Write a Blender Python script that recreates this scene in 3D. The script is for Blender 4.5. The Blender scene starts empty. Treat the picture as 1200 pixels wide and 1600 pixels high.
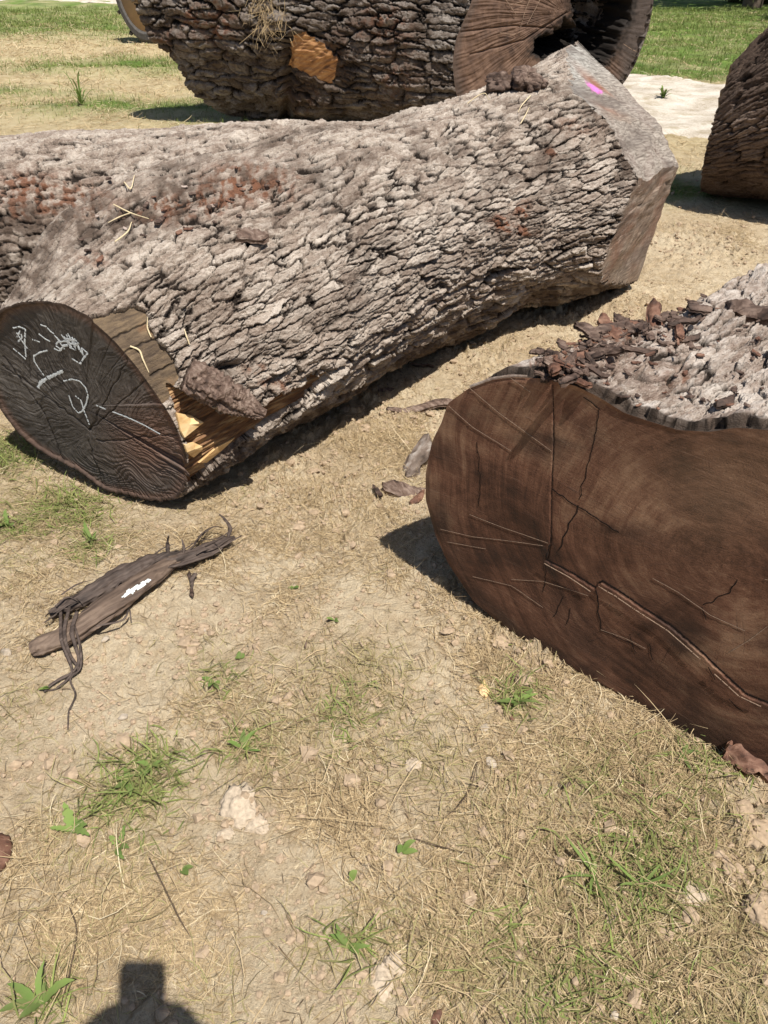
# Felled logs on dry ground under a high summer sun
import bpy, math, random
import numpy as np
rng = np.random.default_rng(7)
random.seed(7)
scene = bpy.context.scene
COL = scene.collection

# ------------------------------------------------------------------ camera maths
H = 1.5
PITCH = math.radians(36.5)
FPX = 1202.0
cP, sP = math.cos(PITCH), math.sin(PITCH)
CAM = np.array([0.0, 0.0, H])

def ray(x, y):
    dx = (x - 600) / FPX; dy = -(y - 800) / FPX
    return np.array([dx, cP + dy * sP, -sP + dy * cP])
def g(x, y, z=0.0):
    r = ray(x, y); return CAM + r * (z - H) / r[2]
def onplane(x, y, o, n):
    r = ray(x, y); return CAM + r * (np.dot(np.asarray(o, float) - CAM, n) / np.dot(r, n))
def proj(P):
    p = np.asarray(P, float) - CAM
    d = p[..., 1] * cP - p[..., 2] * sP; u = p[..., 1] * sP + p[..., 2] * cP
    d = np.where(np.abs(d) < 1e-3, 1e-3, d)
    return 600 + FPX * p[..., 0] / d, 800 - FPX * u / d
def unit(v):
    v = np.asarray(v, float); return v / np.linalg.norm(v)

SUN = -unit(ray(252, 1506))            # towards the sun
SUN_EL = math.asin(SUN[2])

# ------------------------------------------------------------------ noise
def _h(ix, iy, seed):
    with np.errstate(over='ignore'):
        h = ix.astype(np.uint32) * np.uint32(374761393) + iy.astype(np.uint32) * np.uint32(668265263) + np.uint32((seed * 2654435761) & 0xffffffff)
        h = (h ^ (h >> np.uint32(13))) * np.uint32(1274126177)
        h = h ^ (h >> np.uint32(16))
        h = h * np.uint32(2246822519); h = h ^ (h >> np.uint32(15))
    return h.astype(np.float64) / 4294967296.0
def noise(x, y, seed=0, py=None):
    """gradient noise about -1..1; py = integer period in y"""
    x = np.asarray(x, float); y = np.asarray(y, float)
    x, y = np.broadcast_arrays(x, y)
    ix = np.floor(x).astype(np.int64); iy = np.floor(y).astype(np.int64)
    fx = x - ix; fy = y - iy
    u = fx * fx * fx * (fx * (fx * 6 - 15) + 10); v = fy * fy * fy * (fy * (fy * 6 - 15) + 10)
    def gr(a, b):
        jy = iy + b
        if py: jy = np.mod(jy, py)
        t = _h(ix + a, jy, seed) * 2 * np.pi
        return np.cos(t) * (fx - a) + np.sin(t) * (fy - b)
    n0 = gr(0, 0); n1 = gr(1, 0); n2 = gr(0, 1); n3 = gr(1, 1)
    a = n0 + u * (n1 - n0); b = n2 + u * (n3 - n2)
    return (a + v * (b - a)) * 1.5
def fbm(x, y, seed=0, oct=4, py=None, gain=.5):
    s = 0; a = 1.0; t = 0; f = 1
    for o in range(oct):
        s = s + a * noise(x * f, y * f, seed + o * 17, py * f if py else None); t += a; a *= gain; f *= 2
    return s / t
def voro(x, y, seed=0, py=None, jit=.95):
    ix = np.floor(x).astype(np.int64); iy = np.floor(y).astype(np.int64)
    F1 = np.full(np.shape(x), 9.0); F2 = F1.copy(); rid = np.zeros(np.shape(x)); DX = rid.copy(); DY = rid.copy()
    for a in (-1, 0, 1):
        for b in (-1, 0, 1):
            cx = ix + a; cy = iy + b
            hy = np.mod(cy, py) if py else cy
            px = cx + .5 + jit * (_h(cx, hy, seed) - .5); pyy = cy + .5 + jit * (_h(cx, hy, seed + 7) - .5)
            dx = x - px; dy = y - pyy; d = np.sqrt(dx * dx + dy * dy)
            m = d < F1
            F2 = np.where(m, F1, np.minimum(F2, d))
            rid = np.where(m, _h(cx, hy, seed + 13), rid); DX = np.where(m, dx, DX); DY = np.where(m, dy, DY)
            F1 = np.where(m, d, F1)
    return F1, F2, rid, DX, DY
def sst(a, b, x):
    t = np.clip((x - a) / (b - a), 0, 1); return t * t * (3 - 2 * t)
def pip(x, y, poly):
    x = np.asarray(x); y = np.asarray(y); ins = np.zeros(x.shape, bool)
    n = len(poly)
    for i in range(n):
        x0, y0 = poly[i]; x1, y1 = poly[(i + 1) % n]
        if y0 == y1: continue
        c = ((y0 > y) != (y1 > y)) & (x < (x1 - x0) * (y - y0) / (y1 - y0) + x0)
        ins ^= c
    return ins
def dist_poly(x, y, pl):
    d = np.full(np.shape(x), 1e9)
    for (x0, y0), (x1, y1) in zip(pl[:-1], pl[1:]):
        ex, ey = x1 - x0, y1 - y0; L = ex * ex + ey * ey + 1e-12
        t = np.clip(((x - x0) * ex + (y - y0) * ey) / L, 0, 1)
        d = np.minimum(d, np.hypot(x - x0 - t * ex, y - y0 - t * ey))
    return d

# ------------------------------------------------------------------ objects
def tag(o, label=None, cat=None, group=None, kind=None):
    if label: o['label'] = label
    if cat: o['category'] = cat
    if group: o['group'] = group
    if kind: o['kind'] = kind
    return o
def empty(name, loc, label, cat, group=None):
    o = bpy.data.objects.new(name, None); COL.objects.link(o)
    o.location = tuple(float(c) for c in loc); o.empty_display_size = .1
    return tag(o, label, cat, group)
def mesh(name, V, F, mat, parent=None, attrs=None, smooth=True, loc=None):
    """V world coordinates (n,3); F (m,3) or (m,4) int array"""
    V = np.asarray(V, float); F = np.asarray(F, np.int64)
    off = np.zeros(3)
    if parent is not None: off = np.array(parent['_wl']) if '_wl' in parent.keys() else np.array(parent.location)
    elif loc is not None: off = np.asarray(loc, float)
    me = bpy.data.meshes.new(name)
    k = F.shape[1]
    me.vertices.add(len(V)); me.vertices.foreach_set('co', (V - off).astype(np.float32).ravel())
    me.loops.add(F.size); me.loops.foreach_set('vertex_index', F.astype(np.int32).ravel())
    me.polygons.add(len(F)); me.polygons.foreach_set('loop_start', np.arange(0, F.size, k, dtype=np.int32))
    try: me.polygons.foreach_set('loop_total', np.full(len(F), k, np.int32))
    except Exception: pass
    me.polygons.foreach_set('use_smooth', np.full(len(F), smooth, bool))
    me.update(calc_edges=True)
    for nm, a in (attrs or {}).items():
        a = np.asarray(a, np.float32)
        if a.ndim == 2:
            at = me.attributes.new(nm, 'FLOAT_VECTOR', 'POINT'); at.data.foreach_set('vector', a.ravel())
        else:
            at = me.attributes.new(nm, 'FLOAT', 'POINT'); at.data.foreach_set('value', a.ravel())
    if mat: me.materials.append(mat)
    o = bpy.data.objects.new(name, me); COL.objects.link(o)
    if parent is not None: o.parent = parent
    elif loc is not None: o.location = tuple(float(c) for c in off)
    return o
def gridF(nu, nv, wrap):
    i = np.arange(nu - 1)[:, None]; j = np.arange(nv if wrap else nv - 1)[None, :]
    j2 = (j + 1) % nv
    return np.stack([i * nv + j, i * nv + j2, (i + 1) * nv + j2, (i + 1) * nv + j], -1).reshape(-1, 4)
def compact(V, F, attrs):
    used = np.unique(F); m = np.full(len(V), -1, np.int64); m[used] = np.arange(len(used))
    return V[used], m[F], {k: a[used] for k, a in attrs.items()}
def fromgrid(name, P, mat, parent, attrs, wrap=True, fmask=None, flip=False):
    nu, nv = P.shape[:2]
    F = gridF(nu, nv, wrap)
    if flip: F = F[:, ::-1]
    if fmask is not None: F = F[fmask]
    V = P.reshape(-1, 3); A = {k: (a.reshape(-1, 3) if a.ndim == 3 else a.reshape(-1)) for k, a in (attrs or {}).items()}
    V, F, A = compact(V, F, A)
    return mesh(name, V, F, mat, parent, A)
def grid_normals(P, wrap=True):
    du = np.gradient(P, axis=0)
    if wrap: dv = np.roll(P, -1, 1) - np.roll(P, 1, 1)
    else: dv = np.gradient(P, axis=1)
    n = np.cross(dv, du); n /= np.linalg.norm(n, axis=2, keepdims=True) + 1e-12
    return n

# ------------------------------------------------------------------ materials
class NT:
    def __init__(s, name, rough=.9):
        s.m = bpy.data.materials.new(name); s.m.use_nodes = True
        s.t = s.m.node_tree; s.t.nodes.clear()
        s.o = s.n('ShaderNodeOutputMaterial'); s.b = s.n('ShaderNodeBsdfPrincipled')
        s.b.inputs['Roughness'].default_value = rough
        s.b.inputs['Specular IOR Level'].default_value = .25
        s.l(s.b.outputs[0], s.o.inputs[0])
    def n(s, t, **k):
        x = s.t.nodes.new(t)
        for a, b in k.items(): setattr(x, a, b)
        return x
    def l(s, a, b): s.t.links.new(a, b)
    def put(s, sock, v):
        if isinstance(v, bpy.types.NodeSocket): s.l(v, sock)
        elif isinstance(v, (tuple, list)) and len(v) == 3 and sock.type == 'RGBA': sock.default_value = (*v, 1)
        else: sock.default_value = v
    def attr(s, name, out='Fac'): return s.n('ShaderNodeAttribute', attribute_name=name).outputs[out]
    def mix(s, f, a, b, mode='MIX'):
        x = s.n('ShaderNodeMix', data_type='RGBA', blend_type=mode)
        s.put(x.inputs[0], f); s.put(x.inputs[6], a); s.put(x.inputs[7], b); return x.outputs[2]
    def math(s, op, a, b=0.0, clamp=False):
        x = s.n('ShaderNodeMath', operation=op, use_clamp=clamp); s.put(x.inputs[0], a); s.put(x.inputs[1], b); return x.outputs[0]
    def ramp(s, f, stops):
        x = s.n('ShaderNodeValToRGB'); e = x.color_ramp.elements
        while len(e) < len(stops): e.new(.5)
        for q, (p, c) in zip(e, stops): q.position = p; q.color = (*c, 1) if len(c) == 3 else c
        s.put(x.inputs[0], f); return x.outputs[0]
    def rng(s, f, a, b, c=0.0, d=1.0):
        x = s.n('ShaderNodeMapRange'); s.put(x.inputs[0], f)
        for i, v in zip((1, 2, 3, 4), (a, b, c, d)): x.inputs[i].default_value = v
        return x.outputs[0]
    def geo(s): return s.n('ShaderNodeNewGeometry').outputs['Position']
    def map(s, v, sc=(1, 1, 1), rot=(0, 0, 0)):
        x = s.n('ShaderNodeMapping'); s.put(x.inputs[0], v); x.inputs['Scale'].default_value = sc; x.inputs['Rotation'].default_value = rot; return x.outputs[0]
    def noise(s, v, sc, det=4, rough=.55, out=0, dist=0.0):
        x = s.n('ShaderNodeTexNoise'); s.put(x.inputs['Vector'], v); x.inputs['Scale'].default_value = sc
        x.inputs['Detail'].default_value = det; x.inputs['Roughness'].default_value = rough; x.inputs['Distortion'].default_value = dist
        return x.outputs[out]
    def voro(s, v, sc, feat='F1', out=0):
        x = s.n('ShaderNodeTexVoronoi', feature=feat); s.put(x.inputs['Vector'], v); x.inputs['Scale'].default_value = sc
        return x.outputs[out]
    def bump(s, h, dist, strength=1.0, prev=None):
        x = s.n('ShaderNodeBump'); s.put(x.inputs['Height'], h); x.inputs['Distance'].default_value = dist; x.inputs['Strength'].default_value = strength
        if prev is not None: s.l(prev, x.inputs['Normal'])
        return x.outputs[0]
    def done(s, col, nrm=None, rough=None):
        s.put(s.b.inputs['Base Color'], col)
        if nrm is not None: s.l(nrm, s.b.inputs['Normal'])
        if rough is not None: s.put(s.b.inputs['Roughness'], rough)
        return s.m

def bark_material(name, pale, mid, dark, crack, rust=(.17, .07, .036), bumpd=.006, rot=-45):
    t = NT(name, .92); p = t.geo()
    h = t.attr('hgt'); r = t.attr('rnd'); st = t.attr('stain'); dk = t.attr('damp_shade')
    pv = t.map(p, (1, 1, 1), (0, 0, math.radians(rot)))
    n1 = t.noise(p, 7, 4); n2 = t.noise(t.map(pv, (38, 95, 95)), 1.0, 5, .68); n3 = t.noise(t.map(pv, (150, 330, 330)), 1.0, 4, .68)
    f = t.math('ADD', t.math('MULTIPLY', r, .42), t.math('ADD', t.math('MULTIPLY', n1, .50), t.math('MULTIPLY', n2, .70)))
    c = t.ramp(f, [(.50, dark), (.74, mid), (1.0, pale)])
    c = t.mix(t.rng(n3, .58, .72, 0, .75), c, tuple(min(1, x * 1.2) for x in pale))
    c = t.mix(t.rng(n3, .30, .45, .75, 0), c, dark)
    ru = t.mix(n2, tuple(x * .6 for x in rust), tuple(x * 1.7 for x in rust))
    ru = t.mix(t.rng(n3, .35, .5, .6, 0), ru, crack)
    c = t.mix(st, c, ru)
    c = t.mix(dk, c, t.mix(n2, (.045, .03, .022), (.12, .082, .06)))
    c = t.mix(t.rng(h, .10, .62, 1, 0), c, crack)
    b = t.bump(t.math('ADD', n2, t.math('MULTIPLY', n3, .7)), bumpd, 1.0)
    return t.done(c, b)
M = {}
M['bark'] = bark_material('bark', (.56, .485, .41), (.305, .24, .192), (.115, .077, .056), (.022, .015, .011))
M['bark2'] = bark_material('bark_weathered', (.62, .545, .475), (.34, .265, .215), (.12, .074, .053), (.026, .018, .013), bumpd=.008, rot=-38)
M['bark3'] = bark_material('bark_grey', (.34, .30, .265), (.165, .13, .105), (.07, .046, .034), (.02, .014, .011), bumpd=.014, rot=0)
M['bark4'] = bark_material('bark_brown', (.27, .20, .155), (.13, .085, .062), (.06, .038, .028), (.02, .013, .01), bumpd=.010, rot=27)

def saw_face(name):
    t = NT(name, .72); p = t.attr('pl', 'Vector'); po = t.attr('pol', 'Vector')
    big = t.noise(p, 3.2, 5, .62, dist=.6); mid = t.noise(p, 13, 5, .65); fine = t.noise(p, 300, 3, .65)
    rg = t.noise(t.map(po, (.035, .035, 1)), 52, 9, .80)                                             # growth rings
    saw = t.noise(t.map(p, (3, 260, 1), (0, 0, math.radians(10))), 1.0, 5, .65, dist=.12)           # chain marks
    saw2 = t.noise(t.map(p, (3, 90, 1), (0, 0, math.radians(-32))), 1.0, 4, .6, dist=.2)
    chk = t.noise(t.map(po, (46, 46, 5)), 1.0, 4, .7)                                               # short drying checks across the rings
    f = t.math('ADD', t.math('MULTIPLY', big, .64), t.math('ADD', t.math('MULTIPLY', rg, .46), t.math('MULTIPLY', mid, .22)))
    f = t.math('ADD', f, t.math('ADD', t.math('MULTIPLY', saw, .08), t.math('MULTIPLY', fine, .14)))
    c = t.ramp(f, [(.60, (.026, .015, .011)), (.70, (.080, .036, .022)), (.79, (.158, .074, .045)), (.91, (.29, .17, .105))])
    c = t.mix(t.attr('tint'), c, t.mix(rg, (.17, .105, .062), (.36, .245, .155)))
    c = t.mix(t.rng(saw, .62, .70, 0, .30), c, (.36, .25, .18)); c = t.mix(t.rng(saw2, .64, .78, 0, .10), c, (.34, .23, .165))
    c = t.mix(t.attr('dark'), c, (.028, .017, .013))
    c = t.mix(t.rng(chk, .26, .33, .8, 0), c, (.020, .012, .009))
    c = t.mix(t.rng(fine, .30, .40, .45, 0), c, (.04, .024, .017))
    hh = t.math('ADD', t.math('MULTIPLY', saw, .4), t.math('ADD', t.math('MULTIPLY', saw2, .12), t.math('ADD', t.math('MULTIPLY', t.rng(chk, .26, .36, 0, 1), .8), t.math('MULTIPLY', fine, .5))))
    return t.done(c, t.bump(hh, .0016, 1.0))
def endgrain(name, cols, streak, ring, bd=.002, spec=.25, rw=.32, fade=(.03, .2)):
    """attribute pol = (cos, sin, r) around the pith in metres; attribute pl = flat coordinates"""
    t = NT(name, .8); t.b.inputs['Specular IOR Level'].default_value = spec
    p = t.attr('pl', 'Vector'); po = t.attr('pol', 'Vector'); rr = t.attr('rad')
    fd = t.rng(rr, fade[0], fade[1], 0, 1)
    rad = t.noise(t.map(po, (1, 1, .10)), streak, 5, .62, dist=.25)           # rays
    rad = t.math('ADD', t.math('MULTIPLY', t.math('SUBTRACT', rad, .5), fd), .5)
    rad2 = t.noise(t.map(po, (1, 1, .45)), streak * 2.3, 4, .62)
    chk = t.math('MULTIPLY', t.rng(rad2, .27, .36, min(1, rw * 3), 0), fd)
    rg = t.noise(t.map(po, (.10, .10, 1)), ring, 6, .66)            # growth rings
    big = t.noise(p, 4.5, 5, .62); mid = t.noise(p, 17, 4, .6); fine = t.noise(p, 260, 3, .65)
    f = t.math('ADD', t.math('MULTIPLY', rad, rw), t.math('ADD', t.math('MULTIPLY', rg, .38), t.math('MULTIPLY', big, .55)))
    f = t.math('ADD', f, t.math('ADD', t.math('MULTIPLY', fine, .16), t.math('MULTIPLY', mid, .18)))
    c = t.ramp(f, [(.62, cols[0]), (.80, cols[1]), (1.0, cols[2])])
    c = t.mix(t.attr('tint'), c, t.mix(rad, tuple(x * .6 for x in cols[3]), tuple(x * 1.8 for x in cols[3])))
    c = t.mix(t.attr('dark'), c, cols[4])
    c = t.mix(t.math('MULTIPLY', chk, .75), c, cols[4])
    hh = t.math('ADD', t.math('MULTIPLY', rad, 1.1), t.math('ADD', t.math('MULTIPLY', rad2, rw * 1.5), t.math('ADD', t.math('MULTIPLY', rg, .5), t.math('MULTIPLY', fine, .35))))
    return t.done(c, t.bump(hh, bd, 1.0))
M['end1'] = endgrain('weathered_end_grain', [(.036, .031, .028), (.078, .068, .060), (.165, .148, .132), (.13, .07, .047), (.018, .013, .010)], 52, 70, .0022)
M['end2'] = saw_face('brown_sawn_wood')
M['end3'] = endgrain('red_end_grain', [(.055, .034, .025), (.125, .074, .05), (.23, .145, .10), (.06, .047, .04), (.012, .009, .007)], 26, 20, .005)

def facet_mat():
    t = NT('sawn_facet', .75); p = t.geo()
    v = t.map(p, (1, 1, 1), (0, 0, math.radians(-45)))
    gr = t.noise(t.map(v, (9, 110, 110)), 1.0, 5, .6, dist=.4)
    big = t.noise(p, 5, 3); fine = t.noise(p, 240, 3, .65)
    saw = t.noise(t.map(v, (260, 16, 16)), 1.0, 3, .6)
    w = t.attr('weather')
    c1 = t.ramp(gr, [(.3, (.10, .068, .048)), (.5, (.20, .138, .098)), (.7, (.30, .215, .155))])
    c1 = t.mix(t.rng(big, .5, .62, 0, .55), c1, (.17, .085, .055))
    c2 = t.ramp(gr, [(.34, (.13, .12, .105)), (.5, (.29, .27, .24)), (.68, (.50, .48, .43))])
    c = t.mix(w, c1, c2)
    c = t.mix(t.rng(fine, .3, .42, .45, 0), c, (.10, .08, .065))
    c = t.mix(t.rng(saw, .56, .66, 0, .18), c, (.55, .52, .48))
    c = t.mix(t.attr('rustpatch'), c, (.22, .085, .045))
    c = t.mix(t.math('MULTIPLY', t.attr('pink'), t.rng(fine, .35, .6, .45, 1)), c, (.74, .17, .58))
    c = t.mix(t.rng(t.noise(t.map(v, (1.5, 9, 5)), 1.0, 3, .5, dist=.8), .52, .64, 0, .6), c, (.085, .065, .055))
    return t.done(c, t.bump(t.math('ADD', gr, t.math('MULTIPLY', saw, .5)), .002, .8))
M['facet'] = facet_mat()

def wood_mat(name, c0, c1, c2, rot, sc=(4, 60, 60), bd=.002):
    t = NT(name, .7); v = t.map(t.geo(), (1, 1, 1), rot)
    gr = t.noise(t.map(v, sc), 1.0, 5, .6, dist=.4); fine = t.noise(v, 200, 3)
    big = t.noise(v, 11, 3)
    c = t.ramp(t.math('ADD', t.math('MULTIPLY', gr, .65), t.math('MULTIPLY', big, .35)), [(.36, c0), (.5, c1), (.66, c2)])
    c = t.mix(t.rng(fine, .3, .4, .3, 0), c, c0)
    return t.done(c, t.bump(gr, bd, .9))
R45 = (0, 0, math.radians(-45))
M['bare'] = wood_mat('bare_wood', (.075, .05, .032), (.17, .115, .065), (.27, .19, .105), R45, (9, 70, 70), .003)
t = NT('weathered_bare_wood', .8); v = t.map(t.geo(), (1, 1, 1), R45); gr = t.noise(t.map(v, (10, 80, 80)), 1.0, 5, .65, dist=.5); big = t.noise(v, 9, 4, .6); fine = t.noise(v, 330, 3, .65)
c = t.ramp(t.math('ADD', t.math('MULTIPLY', gr, .5), t.math('MULTIPLY', big, .5)), [(.36, (.06, .042, .03)), (.5, (.135, .095, .06)), (.64, (.235, .165, .095))])
c = t.mix(t.rng(big, .55, .66, 0, .5), c, (.20, .095, .045)); c = t.mix(t.rng(fine, .3, .44, .6, 0), c, (.06, .045, .035)); c = t.mix(t.rng(fine, .6, .7, 0, .4), c, (.32, .25, .15)); c = t.mix(t.attr('crk'), c, (.02, .014, .01))
M['bare_top'] = t.done(c, t.bump(t.math('ADD', gr, fine), .003, .9))
M['split'] = wood_mat('split_wood', (.085, .04, .022), (.20, .105, .05), (.50, .33, .165), R45, (3, 60, 60), .004)
M['fresh'] = wood_mat('fresh_wood', (.60, .36, .15), (.78, .54, .27), (.86, .66, .40), R45, (6, 50, 50), .002)
M['knotwood'] = wood_mat('orange_wood', (.13, .06, .03), (.38, .19, .08), (.56, .34, .16), (0, math.radians(30), math.radians(15)), (2.5, 16, 30), .006)
M['slab'] = wood_mat('slab_wood', (.055, .038, .029), (.125, .087, .064), (.22, .158, .115), (0, 0, math.radians(-49)), (5, 60, 60), .003)
M['fibre'] = wood_mat('dark_fibre', (.03, .022, .018), (.075, .055, .045), (.14, .105, .085), (0, 0, math.radians(-49)), (6, 90, 90), .004)
M['chunk'] = wood_mat('bark_chunk', (.04, .025, .019), (.135, .088, .066), (.30, .225, .18), (0, 0, math.radians(45)), (14, 70, 70), .010)
M['greychunk'] = wood_mat('grey_bark_piece', (.05, .036, .028), (.15, .112, .088), (.38, .34, .305), (0, 0, math.radians(-60)), (8, 26, 26), .006)
M['chip'] = wood_mat('bark_chip', (.026, .018, .014), (.085, .054, .041), (.22, .155, .12), (0, 0, 0), (20, 60, 60), .004)
M['redchip'] = wood_mat('red_bark_chip', (.05, .027, .019), (.14, .068, .044), (.27, .155, .105), (0, 0, 0), (20, 60, 60), .004)
M['palechip'] = wood_mat('pale_bark_chip', (.16, .11, .085), (.36, .28, .235), (.52, .45, .40), (0, 0, 0), (20, 60, 60), .004)

def flat_mat(name, c, var=.25, sc=120, rough=.9, bd=.002):
    t = NT(name, rough); n = t.noise(t.geo(), sc, 4)
    return t.done(t.ramp(n, [(.3, tuple(x * (1 - var) for x in c)), (.7, tuple(min(1, x * (1 + var)) for x in c))]), t.bump(n, bd, .7))
M['chalk'] = flat_mat('chalk', (.60, .64, .66), .4, 300)
M['whitepaint'] = flat_mat('white_paint', (.74, .80, .78), .2, 160, .5)
M['scratch_lit'] = flat_mat('scratch_and_lit_edge', (.27, .185, .13), .3, 300)
M['crackline'] = flat_mat('drying_check', (.014, .009, .007), .3, 200)
M['stone'] = flat_mat('stone', (.40, .335, .26), .3, 60)
M['clod'] = flat_mat('dry_soil_clod', (.37, .275, .185), .22, 90, bd=.004)
M['greyclod'] = flat_mat('pale_soil_clod', (.46, .37, .27), .2, 120, bd=.004)
M['tyre'] = flat_mat('tyre_rubber', (.10, .092, .085), .3, 20, .8)
M['rim'] = flat_mat('tan_wheel_paint', (.50, .34, .22), .1, 8, .5)
M['steel'] = flat_mat('dull_yellow_steel', (.42, .30, .06), .15, 6, .5)
M['darksteel'] = flat_mat('dark_steel', (.06, .06, .06), .2, 10, .5)
M['glass'] = flat_mat('cab_glass', (.03, .04, .045), .1, 2, .08)

def blade_mat(name, stops, transl=.25):
    t = NT(name, .75)
    c = t.ramp(t.attr('rnd'), stops)
    c = t.mix(t.noise(t.geo(), 60, 2), c, t.mix(.5, c, (.30, .22, .12)))
    t.put(t.b.inputs['Base Color'], c)
    tr = t.n('ShaderNodeBsdfTranslucent'); t.put(tr.inputs[0], c)
    mx = t.n('ShaderNodeMixShader'); mx.inputs[0].default_value = transl
    t.l(t.b.outputs[0], mx.inputs[1]); t.l(tr.outputs[0], mx.inputs[2]); t.l(mx.outputs[0], t.o.inputs[0])
    return t.m
M['straw'] = blade_mat('straw', [(0, (.20, .135, .075)), (.35, (.42, .31, .175)), (.75, (.62, .48, .285)), (1, (.80, .69, .47))], .12)
M['grass'] = blade_mat('grass', [(0, (.13, .12, .045)), (.3, (.15, .185, .05)), (.7, (.185, .27, .06)), (1, (.29, .38, .09))])
M['palestraw'] = flat_mat('pale_straw', (.66, .54, .34), .15, 200)
M['olive'] = blade_mat('olive_grass', [(0, (.17, .125, .06)), (.3, (.31, .245, .12)), (.6, (.30, .28, .115)), (1, (.54, .46, .25))], .15)
M['lawn'] = blade_mat('lawn_grass', [(0, (.08, .11, .025)), (.4, (.125, .20, .036)), (.8, (.17, .275, .045)), (1, (.29, .35, .10))])
M['litter'] = blade_mat('litter', [(0, (.04, .026, .018)), (.6, (.10, .068, .045)), (1, (.20, .14, .09))], .05)
M['leaf'] = blade_mat('weed_leaf', [(0, (.06, .125, .025)), (.6, (.105, .22, .038)), (1, (.19, .32, .065))])
M['treeleaf'] = blade_mat('tree_leaf', [(0, (.025, .05, .012)), (1, (.06, .11, .025))])
M['stem'] = flat_mat('dry_stem', (.10, .07, .045), .3, 200)
M['trunk'] = flat_mat('tree_bark', (.12, .09, .07), .4, 12)
# ------------------------------------------------------------------ ground
def px_blobs(lst):
    out = []
    for (x, y, r, a) in lst:
        c = g(x, y); e = g(x + r, y); out.append((c[0], c[1], max(abs(e[0] - c[0]), .02), a))
    return out
def blobsum(x, y, bl):
    s = np.zeros(np.shape(x))
    for cx, cy, r, a in bl: s += a * np.exp(-(((x - cx) ** 2 + (y - cy) ** 2) / (r * r)))
    return s
DUG = px_blobs([(1190, 1300, 70, 1.0), (1185, 1440, 60, .9), (480, 760, 90, .55), (620, 640, 110, .6), (880, 470, 90, .9), (760, 540, 70, .8),
                (1090, 380, 90, .7), (820, 1000, 60, .8), (700, 900, 60, .3), (1010, 470, 60, .8), (540, 800, 60, .5), (450, 730, 70, .6), (760, 980, 40, .7)])
def gh(x, y, fine=True):
    x = np.asarray(x, float); y = np.asarray(y, float)
    far = sst(6, 14, np.hypot(x, y))
    z = .022 * fbm(x * 1.3, y * 1.3, 3, 2) * (1 + 3 * far) + .05 * far * fbm(x * .25, y * .25, 9, 2)
    z -= .085 * np.exp(-(((x + 1.02) / .45) ** 2 + ((y - 2.22) / .3) ** 2))
    z += .03 * np.exp(-(((x + 1.55) / .5) ** 2 + ((y - 1.9) / .4) ** 2))
    ax = ((x + .9) * .7071 + (y - 2.2) * .7071); an = ((x + .9) * .7071 - (y - 2.2) * .7071)
    z -= .05 * sst(-.3, .5, ax) * sst(3.6, 3.0, ax) * sst(1.05, .6, np.abs(an))
    if fine:
        near = 1 - sst(7, 12, np.hypot(x, y))
        d = np.clip(blobsum(x, y, DUG), 0, 1.3)
        k = .55 + 1.6 * d + .5 * noise(x * 2.1, y * 2.1, 21)
        k = 1.3 * np.clip(k, .25, 2.4) * near
        wx = x + .02 * noise(x * 20, y * 20, 31); wy = y + .02 * noise(x * 20, y * 20, 32)
        F1, F2, rid, _, _ = voro(wx / .055, wy / .055, 5)
        clod = np.clip(rid - .45, 0, 1) * sst(.02, .5, F2 - F1) * (1 - .5 * F1 * F1)
        F1b, F2b, ridb, _, _ = voro(wx / .021, wy / .021, 6)
        clodb = np.clip(ridb - .4, 0, 1) * sst(.02, .5, F2b - F1b)
        z = z + k * (.013 * fbm(x * 9, y * 9, 41, 4) + .026 * clod + .013 * clodb + .0075 * fbm(x * 60, y * 60, 51, 3))
        z = z - .02 * near * d * np.clip(noise(x * 14, y * 14, 61), 0, 1)
    return z

def axis_grid(segs):
    a = [segs[0][0]]
    for s, e, st in segs:
        n = max(1, int(round((e - s) / st))); a += list(np.linspace(s, e, n + 1)[1:])
    return np.array(a)
def geom(s, e, n): return list(np.geomspace(s, e, n))
gx = np.concatenate([-np.array(geom(4.0, 90, 60))[::-1], axis_grid([(-3.9, -1.35, .011), (-1.35, 1.25, .0045), (1.25, 2.6, .008), (2.6, 4, .02)]), np.array(geom(4.1, 90, 60))])
gy = np.concatenate([np.array([-30, -12, -6, -3, -1.5, -.7, -.2, .1]), axis_grid([(.3, 2.3, .0045), (2.3, 4.6, .008), (4.6, 8, .018), (8, 14, .05)]), np.array(geom(14.1, 140, 120))])
X, Y = np.meshgrid(gx, gy, indexing='ij')
Z = gh(X, Y)
GREEN = px_blobs([(210, 1240, 80, 1.0), (110, 1290, 55, .6), (60, 1550, 60, .5), (520, 1110, 110, .55), (560, 1040, 60, .4), (430, 1160, 60, .7), (1010, 1340, 170, .8), (960, 1500, 190, .9), (1130, 1520, 120, .6),
                  (90, 770, 80, .9), (20, 700, 60, 1.0), (150, 840, 50, .8), (10, 820, 40, .6), (810, 1085, 45, .8), (540, 1470, 60, .6), (700, 1490, 90, .7), (680, 1190, 60, .45), (340, 1060, 50, .5),
                  (20, 1120, 60, .3), (330, 1570, 60, .3), (950, 1200, 90, .5), (1090, 1170, 60, .6), (160, 1420, 90, .4), (20, 900, 60, .3), (760, 1290, 60, .3)])
STRAW = px_blobs([(590, 690, 80, 1.0), (640, 660, 50, .8), (530, 800, 90, .7), (330, 850, 80, .8), (470, 770, 60, .8), (640, 900, 80, .6), (760, 1000, 60, .9), (880, 1070, 80, .9), (1020, 1150, 90, .9), (500, 1240, 80, .8),
                  (350, 1420, 90, .8), (120, 1400, 120, .7), (650, 1420, 120, .5), (950, 1250, 160, .6), (1100, 1350, 150, .6), (900, 1450, 220, .7), (60, 900, 90, .5), (430, 950, 80, .4), (330, 1130, 80, .3), (1150, 370, 50, .4)])
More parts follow.
